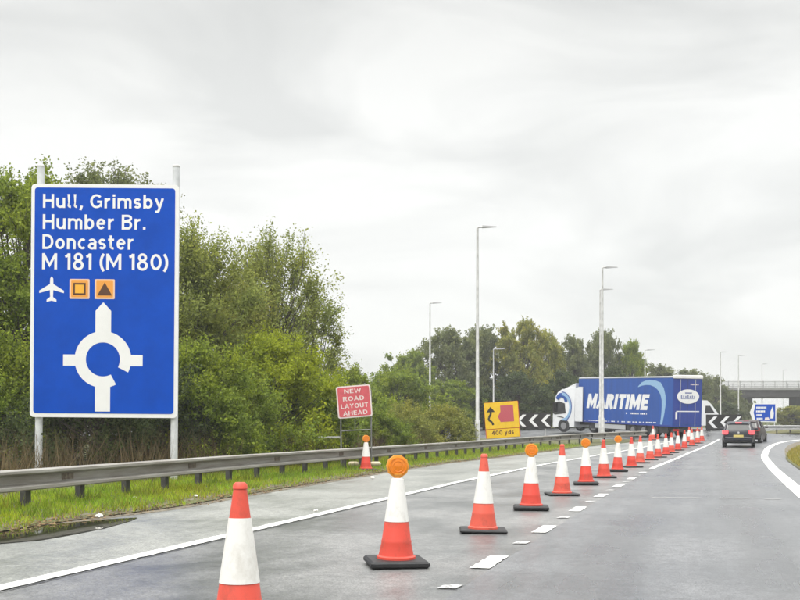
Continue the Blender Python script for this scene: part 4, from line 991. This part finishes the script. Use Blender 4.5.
# ------------------------------------------------------------------ cars
def make_car(name, label, paint, loc, rz, lit, scale=1.0, sec='hatch'):
    """+y forward, rear end at y = 0"""
    t = thing(name, label, 'car', loc, rz); t.scale = (scale,) * 3
    #      y     zlow  zbelt  half width low, belt
    lower = [(0.00, 0.42, 0.86, 0.66, 0.66), (0.05, 0.32, 0.94, 0.80, 0.76), (0.35, 0.25, 1.00, 0.875, 0.83), (1.0, 0.22, 1.0, 0.885, 0.85), (2.4, 0.2, 0.98, 0.89, 0.85), (3.0, 0.2, 0.95, 0.885, 0.83), (3.7, 0.22, 0.84, 0.86, 0.76), (4.02, 0.3, 0.68, 0.76, 0.66), (4.1, 0.36, 0.56, 0.62, 0.56)]
    mb = MB(); vs = []; fs = []
    for y, zl, zb, wl, wb in lower:
        zm = zl + (zb - zl) * 0.52
        vs += [(-wl * 0.93, y, zl), (-wl, y, zm), (-wb, y, zb), (-wb * 0.55, y, zb + 0.03), (wb * 0.55, y, zb + 0.03), (wb, y, zb), (wl, y, zm), (wl * 0.93, y, zl)]
    for i in range(len(lower) - 1):
        for k in range(8): fs.append((i * 8 + k, i * 8 + (k + 1) % 8, i * 8 + 8 + (k + 1) % 8, i * 8 + 8 + k))
    fs += [tuple(range(7, -1, -1)), tuple(range((len(lower) - 1) * 8, len(lower) * 8))]
    mb.add(vs, fs).build('body', paint, t, True)
    # glasshouse (a dark glazed volume) and the painted roof over it
    gh = [(0.12, 0.92, 0.95, 0.74, 0.74), (0.34, 0.97, 1.36, 0.80, 0.60), (0.62, 0.98, 1.44, 0.82, 0.60), (1.7, 0.97, 1.455, 0.82, 0.61), (2.35, 0.96, 1.38, 0.82, 0.58), (3.05, 0.93, 0.96, 0.76, 0.70)]
    mb = MB(); vs = []; fs = []
    for y, z0, z1, w0, w1 in gh: vs += [(-w0, y, z0), (-w1, y, z1), (w1, y, z1), (w0, y, z0)]
    for i in range(len(gh) - 1):
        for k in range(3): fs.append((i * 4 + k, i * 4 + k + 1, i * 4 + 5 + k, i * 4 + 4 + k))
    mb.add(vs, fs).build('windows', M_glass, t)
    rf = [(0.22, 1.38, 0.56), (0.36, 1.43, 0.62), (0.62, 1.47, 0.64), (1.7, 1.485, 0.65), (2.38, 1.41, 0.61)]
    mb = MB(); vs = []; fs = []
    for y, z, w in rf: vs += [(-w, y, z - 0.035), (-w * 0.8, y, z), (w * 0.8, y, z), (w, y, z - 0.035), (w * .98, y, z - 0.06), (-w * .98, y, z - 0.06)]
    for i in range(len(rf) - 1):
        for k in range(6): fs.append((i * 6 + k, i * 6 + (k + 1) % 6, i * 6 + 6 + (k + 1) % 6, i * 6 + 6 + k))
    fs += [tuple(range(5, -1, -1)), tuple(range((len(rf) - 1) * 6, len(rf) * 6))]
    mb.add(vs, fs).build('roof', paint, t, True)
    for s_ in (-1, 1):
        MB().tube([(s_ * 0.77, 0.10, 0.93), (s_ * 0.655, 0.33, 1.37)], [0.075, 0.05], 6).build('pillar', paint, t, True)
        MB().tube([(s_ * 0.825, 1.55, 0.98), (s_ * 0.635, 1.55, 1.43)], 0.03, 6).build('pillar', paint, t, True)
        MB().tube([(s_ * 0.77, 3.02, 0.95), (s_ * 0.60, 2.36, 1.39)], 0.04, 6).build('pillar', paint, t, True)
        MB().slab(rrect(s_ * 0.71 - 0.16, 0.76, s_ * 0.71 + 0.16, 0.99, 0.06), -0.055, 0.10, Matrix.Rotation(R(4 * s_), 4, 'Z') @ Matrix.Translation((s_ * 0.01, -s_ * 0, 0))).build('tail_light', lit, t)
        MB().bbox((s_ * 0.98, 2.45, 1.03), (0.2, 0.1, 0.13), 0.03).build('mirror', paint, t)
        for yy in (0.72, 3.3): wheel_x(t, s_ * 0.79, yy, 0.315, 0.315, 0.21)
    MB().add([(-0.63, 0.075, 0.985), (0.63, 0.075, 0.985), (0.52, 0.258, 1.34), (-0.52, 0.258, 1.34)], [(0, 1, 2, 3)]).build('rear_window', M_rearglass, t)
    MB().bbox((0, 0.26, 1.405), (0.34, 0.06, 0.06), 0.015).build('high_brake_light', lit, t)
    MB().bbox((0, 0.03, 0.50), (1.56, 0.16, 0.24), 0.05).build('bumper', paint, t)
    MB().bbox((0, 0.05, 0.36), (1.30, 0.14, 0.10), 0.03).build('bumper_trim', M_rubber, t)
    MB().slab([(-0.27, 0.60), (0.27, 0.60), (0.27, 0.73), (-0.27, 0.73)], -0.062, -0.05).build('number_plate', M_plate, t)
    MB().lathe([(0.055, 0), (0.05, 0.012), (0.002, 0.014)], 16, Matrix.Translation((0, -0.002, 0.855)) @ Matrix.Rotation(R(90), 4, 'X')).build('badge', M_silver, t, True)
    return t
def wheel_x(parent, x, y, z, r, w):
    Mw = Matrix.Translation((x, y, z)) @ Matrix.Rotation(R(90), 4, 'Y')
    o = MB().lathe([(r * 0.6, -w / 2), (r * 0.92, -w / 2), (r, -w * 0.3), (r, w * 0.3), (r * 0.92, w / 2), (r * 0.6, w / 2)], 20, Mw).build('wheel', M_tyre, parent, True)
    MB().lathe([(r * 0.6, -w * 0.51), (r * 0.3, -w * 0.4), (r * 0.3, w * 0.4), (r * 0.6, w * 0.51)], 14, Mw).build('rim', M_rim, o, True)
M_navy = mat('navy_car_paint', (0.006, 0.008, 0.018), 0.4, coat=0.15)
M_maroon = mat('dark_red_car_paint', (0.022, 0.008, 0.010), 0.4, coat=0.15)
M_lit = mat('lit_brake_light', (0.6, 0.02, 0.02), 0.3, emit=(1.0, 0.06, 0.07), estr=2.2)
M_unlit = mat('dark_tail_light', (0.22, 0.008, 0.008), 0.25)
M_plate = mat('yellow_number_plate', (0.62, 0.50, 0.16), 0.5, var=0.15, vscale=30)
M_rearglass = mat('grey_rear_glass', (0.05, 0.055, 0.055), 0.25, spec=0.4)
p = at(738.5, 60.2); p.z = G2(p.y)
c1 = make_car('hatchback_car', 'dark navy hatchback with lit brake lights on the open lane', M_navy, p, -R(2.5), M_lit)
c1.rotation_euler.x = 0.012
p = at(745.5, 67.5); p.z = G2(p.y)
c2 = make_car('hatchback_car', 'dark red car ahead of the navy hatchback, half hidden by it', M_maroon, p, -R(10), M_unlit)

# white van on the roundabout
M_vanwhite = mat('white_van_paint', (0.76, 0.77, 0.76), 0.3, coat=0.4)
p = at(722.5, 91.5); p.z = G2(p.y)
vn = thing('white_van', 'white van crossing behind the chevron board beside the lorry rear', 'van', p, YAW)   # front end at x = 0 looking along +x
prof = [(-5.4, 0.45), (-0.10, 0.42), (0.0, 0.62), (-0.02, 0.95), (-0.55, 1.28), (-1.25, 2.25), (-1.6, 2.58), (-5.3, 2.62), (-5.42, 2.4)]
MB().slab(prof, -1.0, 1.0).build('body', M_vanwhite, vn)
MB().slab([(-0.95, 1.48), (-1.36, 2.12), (-1.75, 2.12), (-1.8, 1.48)], -1.006, -1.001).build('side_window', M_glass, vn)
MB().add([(-0.53, -0.86, 1.33), (-0.53, 0.86, 1.33), (-1.2, 0.8, 2.24), (-1.2, -0.8, 2.24)], [(0, 1, 2, 3)]).build('windscreen', M_glass, vn)
for xx in (-0.85, -4.4):
    for yy in (-0.9, 0.9): wheel(vn, xx, yy, 0.36, 0.36, 0.24)
MB().bbox((-0.02, 0, 0.5), (0.16, 1.9, 0.24), 0.05).build('bumper', M_rubber, vn)

# ------------------------------------------------------------------ blue flag sign on the right
FD = 88.0; FS_ = F / FD
base = at(764, FD)
def fx_(px): return (px - 764) / FS_
def fz_(py): return hgt(py, FD) - base.z
fg = thing('flag_sign', 'small blue direction sign with pointed left end beyond the waiting cars', 'road sign', base, YAW)
MB().slab([(fx_(753.4), fz_(421.8)), (fx_(776.2), fz_(422.2)), (fx_(776.2), fz_(403.2)), (fx_(753.4), fz_(403.2)), (fx_(749.8), fz_(412.5))], -0.02, 0.02).build('border', M_white, fg)
MB().slab([(fx_(755.4), fz_(420.8)), (fx_(775.2), fz_(421.2)), (fx_(775.2), fz_(404.3)), (fx_(755.4), fz_(404.3)), (fx_(753.6), fz_(412.5))], -0.026, -0.0205).build('panel', M_blue, fg)
mb = MB()
for k, (a, b) in enumerate(((756.2, 766.5), (756, 765), (756.4, 761), (756.6, 762.5))):
    x = a
    while x < b - 0.6:
        w_ = 0.9 + 0.5 * ((k + int(x * 3)) % 3) / 2; mb.slab([(fx_(x), fz_(408.6 + k * 3.7)), (fx_(x + w_), fz_(408.6 + k * 3.7)), (fx_(x + w_), fz_(406.7 + k * 3.7)), (fx_(x), fz_(406.7 + k * 3.7))], -0.031, -0.027); x += w_ + 0.25
mb.build('lettering', M_white, fg)
MB().slab([(fx_(770.4), fz_(418.5)), (fx_(773.2), fz_(418.5)), (fx_(773.8), fz_(413)), (fx_(772.4), fz_(406.5)), (fx_(770.2), fz_(412))], -0.031, -0.027).build('arrow_symbol', M_white, fg)
MB().slab([(fx_(764.5), fz_(420.2)), (fx_(769.5), fz_(420.2)), (fx_(768.5), fz_(417.2)), (fx_(765), fz_(417.6))], -0.031, -0.027).build('red_patch', M_pink, fg)
for px in (757, 774.8): MB().tube([(fx_(px), 0.06, fz_(404)), (fx_(px), 0.06, -0.3)], 0.045, 8).build('post', M_postwhite, fg, True)

# ------------------------------------------------------------------ bridge
M_conc = mat('bridge_concrete', (0.05, 0.05, 0.05), 0.9, var=0.2, vscale=0.6)
M_parapet = mat('pale_parapet', (0.26, 0.26, 0.255), 0.7, var=0.1, vscale=1)
base = at(760, 182)
br = thing('road_bridge', 'far concrete road bridge with pale railing crossing on the right', 'bridge', base, YAW)
zb = base.z
x0, x1 = (716 - 760) / F * 182, 70.0
zu, zd, zp = hgt(397, 182) - zb, hgt(390, 182) - zb, hgt(381.5, 182) - zb
MB().box(((x0 + x1) / 2, 5, (zu + zd) / 2), (x1 - x0, 10, zd - zu)).build('deck', M_conc, br)
for yy in (-0.15, 10.15):
    mb = MB(); mb.box(((x0 + x1) / 2, yy, zd + 0.22), (x1 - x0, 0.3, 0.44))
    for k in range(5): mb.box(((x0 + x1) / 2, yy, zd + 0.62 + k * 0.21), (x1 - x0, 0.06, 0.07))
    mb.box(((x0 + x1) / 2, yy, zp), (x1 - x0, 0.12, 0.1))
    x = x0 + 0.1
    while x < x1: mb.box((x, yy + 0.07, (zd + zp) / 2 + 0.1), (0.08, 0.08, zp - zd)); x += 2.0
    mb.build('parapet', M_parapet, br)
for px in (752.5, 810): MB().box(((px - 760) / F * 182, 5, zu / 2 - 0.2), (1.0, 7, zu + 0.38)).build('pier', M_conc, br)
MB().box((x0 + 0.6, 5, zu / 2 - 0.2), (2.2, 10, zu + 0.38)).build('abutment', M_conc, br)
# embankment carrying the road to the bridge
emb = MB(); c0 = base + Vector((RT[0], RT[1], 0)) * x0
def em(u, v, z): q = base + Vector((RT[0], RT[1], 0)) * u + Vector((FW[0], FW[1], 0)) * v; return (q.x, q.y, z)
emb.add([em(x0 + 1.0, -1, zb + zd - .06), em(x0 + 1.0, 11, zb + zd - .06), em(x0 - 120, 11, zb + zd - 4), em(x0 - 120, -1, zb + zd - 4), em(x0 + 4, -11, zb - .1), em(x0 + 4, 21, zb - .1), em(x0 - 120, 21, zb - .1), em(x0 - 120, -11, zb - .1)],
        [(0, 1, 2, 3), (4, 0, 3, 7), (1, 5, 6, 2), (0, 4, 5, 1)])
struct(emb.build('embankment', M_field))

# ------------------------------------------------------------------ litter
M_litter = mat('pale_litter', (0.72, 0.70, 0.64), 0.6, var=0.1, vscale=12)
for k, (px, py, s_, lab) in enumerate(((99, 519.5, 0.055, 'crumpled white litter at the edge of the roadside puddle'), (135, 500, 0.04, 'crumpled pale litter in the green grass below the guardrail'),
        (196, 498, 0.04, 'pale litter at the end of the grass by the shoulder'), (315.5, 510.5, 0.035, 'small white scrap beside the shoulder line'),
        (372.5, 478, 0.06, 'pale debris on the shoulder edge below the lone lamp cone'))):
    d = (EYE - 0.03) * F / (py - 426); p = at(px, d); p.z = 0.01 if k in (3, 4) else 0.05
    m_ = MB(); rr = random.Random(k)
    m_.lathe([(s_ * 0.4, 0), (s_, s_ * 0.3), (s_ * 0.9, s_ * 0.7), (s_ * 0.3, s_)], 9, Matrix.Translation(p))
    m_.v = [(v[0] + rr.uniform(-1, 1) * s_ * .3, v[1] + rr.uniform(-1, 1) * s_ * .3, v[2] + rr.uniform(0, 1) * s_ * .2) for v in m_.v]
    tag(m_.build('litter', M_litter), lab, 'litter', 'roadside litter')

# ------------------------------------------------------------------ thin damp air
M_haze = bpy.data.materials.new('haze'); M_haze.use_nodes = True
nt = M_haze.node_tree; nt.nodes.clear()
ho = nt.nodes.new('ShaderNodeOutputMaterial'); hv = nt.nodes.new('ShaderNodeVolumePrincipled')
hv.inputs['Color'].default_value = (0.93, 0.94, 0.95, 1); hv.inputs['Density'].default_value = 0.0008; hv.inputs['Anisotropy'].default_value = 0.2
nt.links.new(hv.outputs[0], ho.inputs['Volume'])
hz = MB().box((0, 400, 8.0), (2000, 1100, 19)).build('haze', M_haze)
tag(hz, 'thin damp grey air over the whole road', 'haze', kind='stuff')
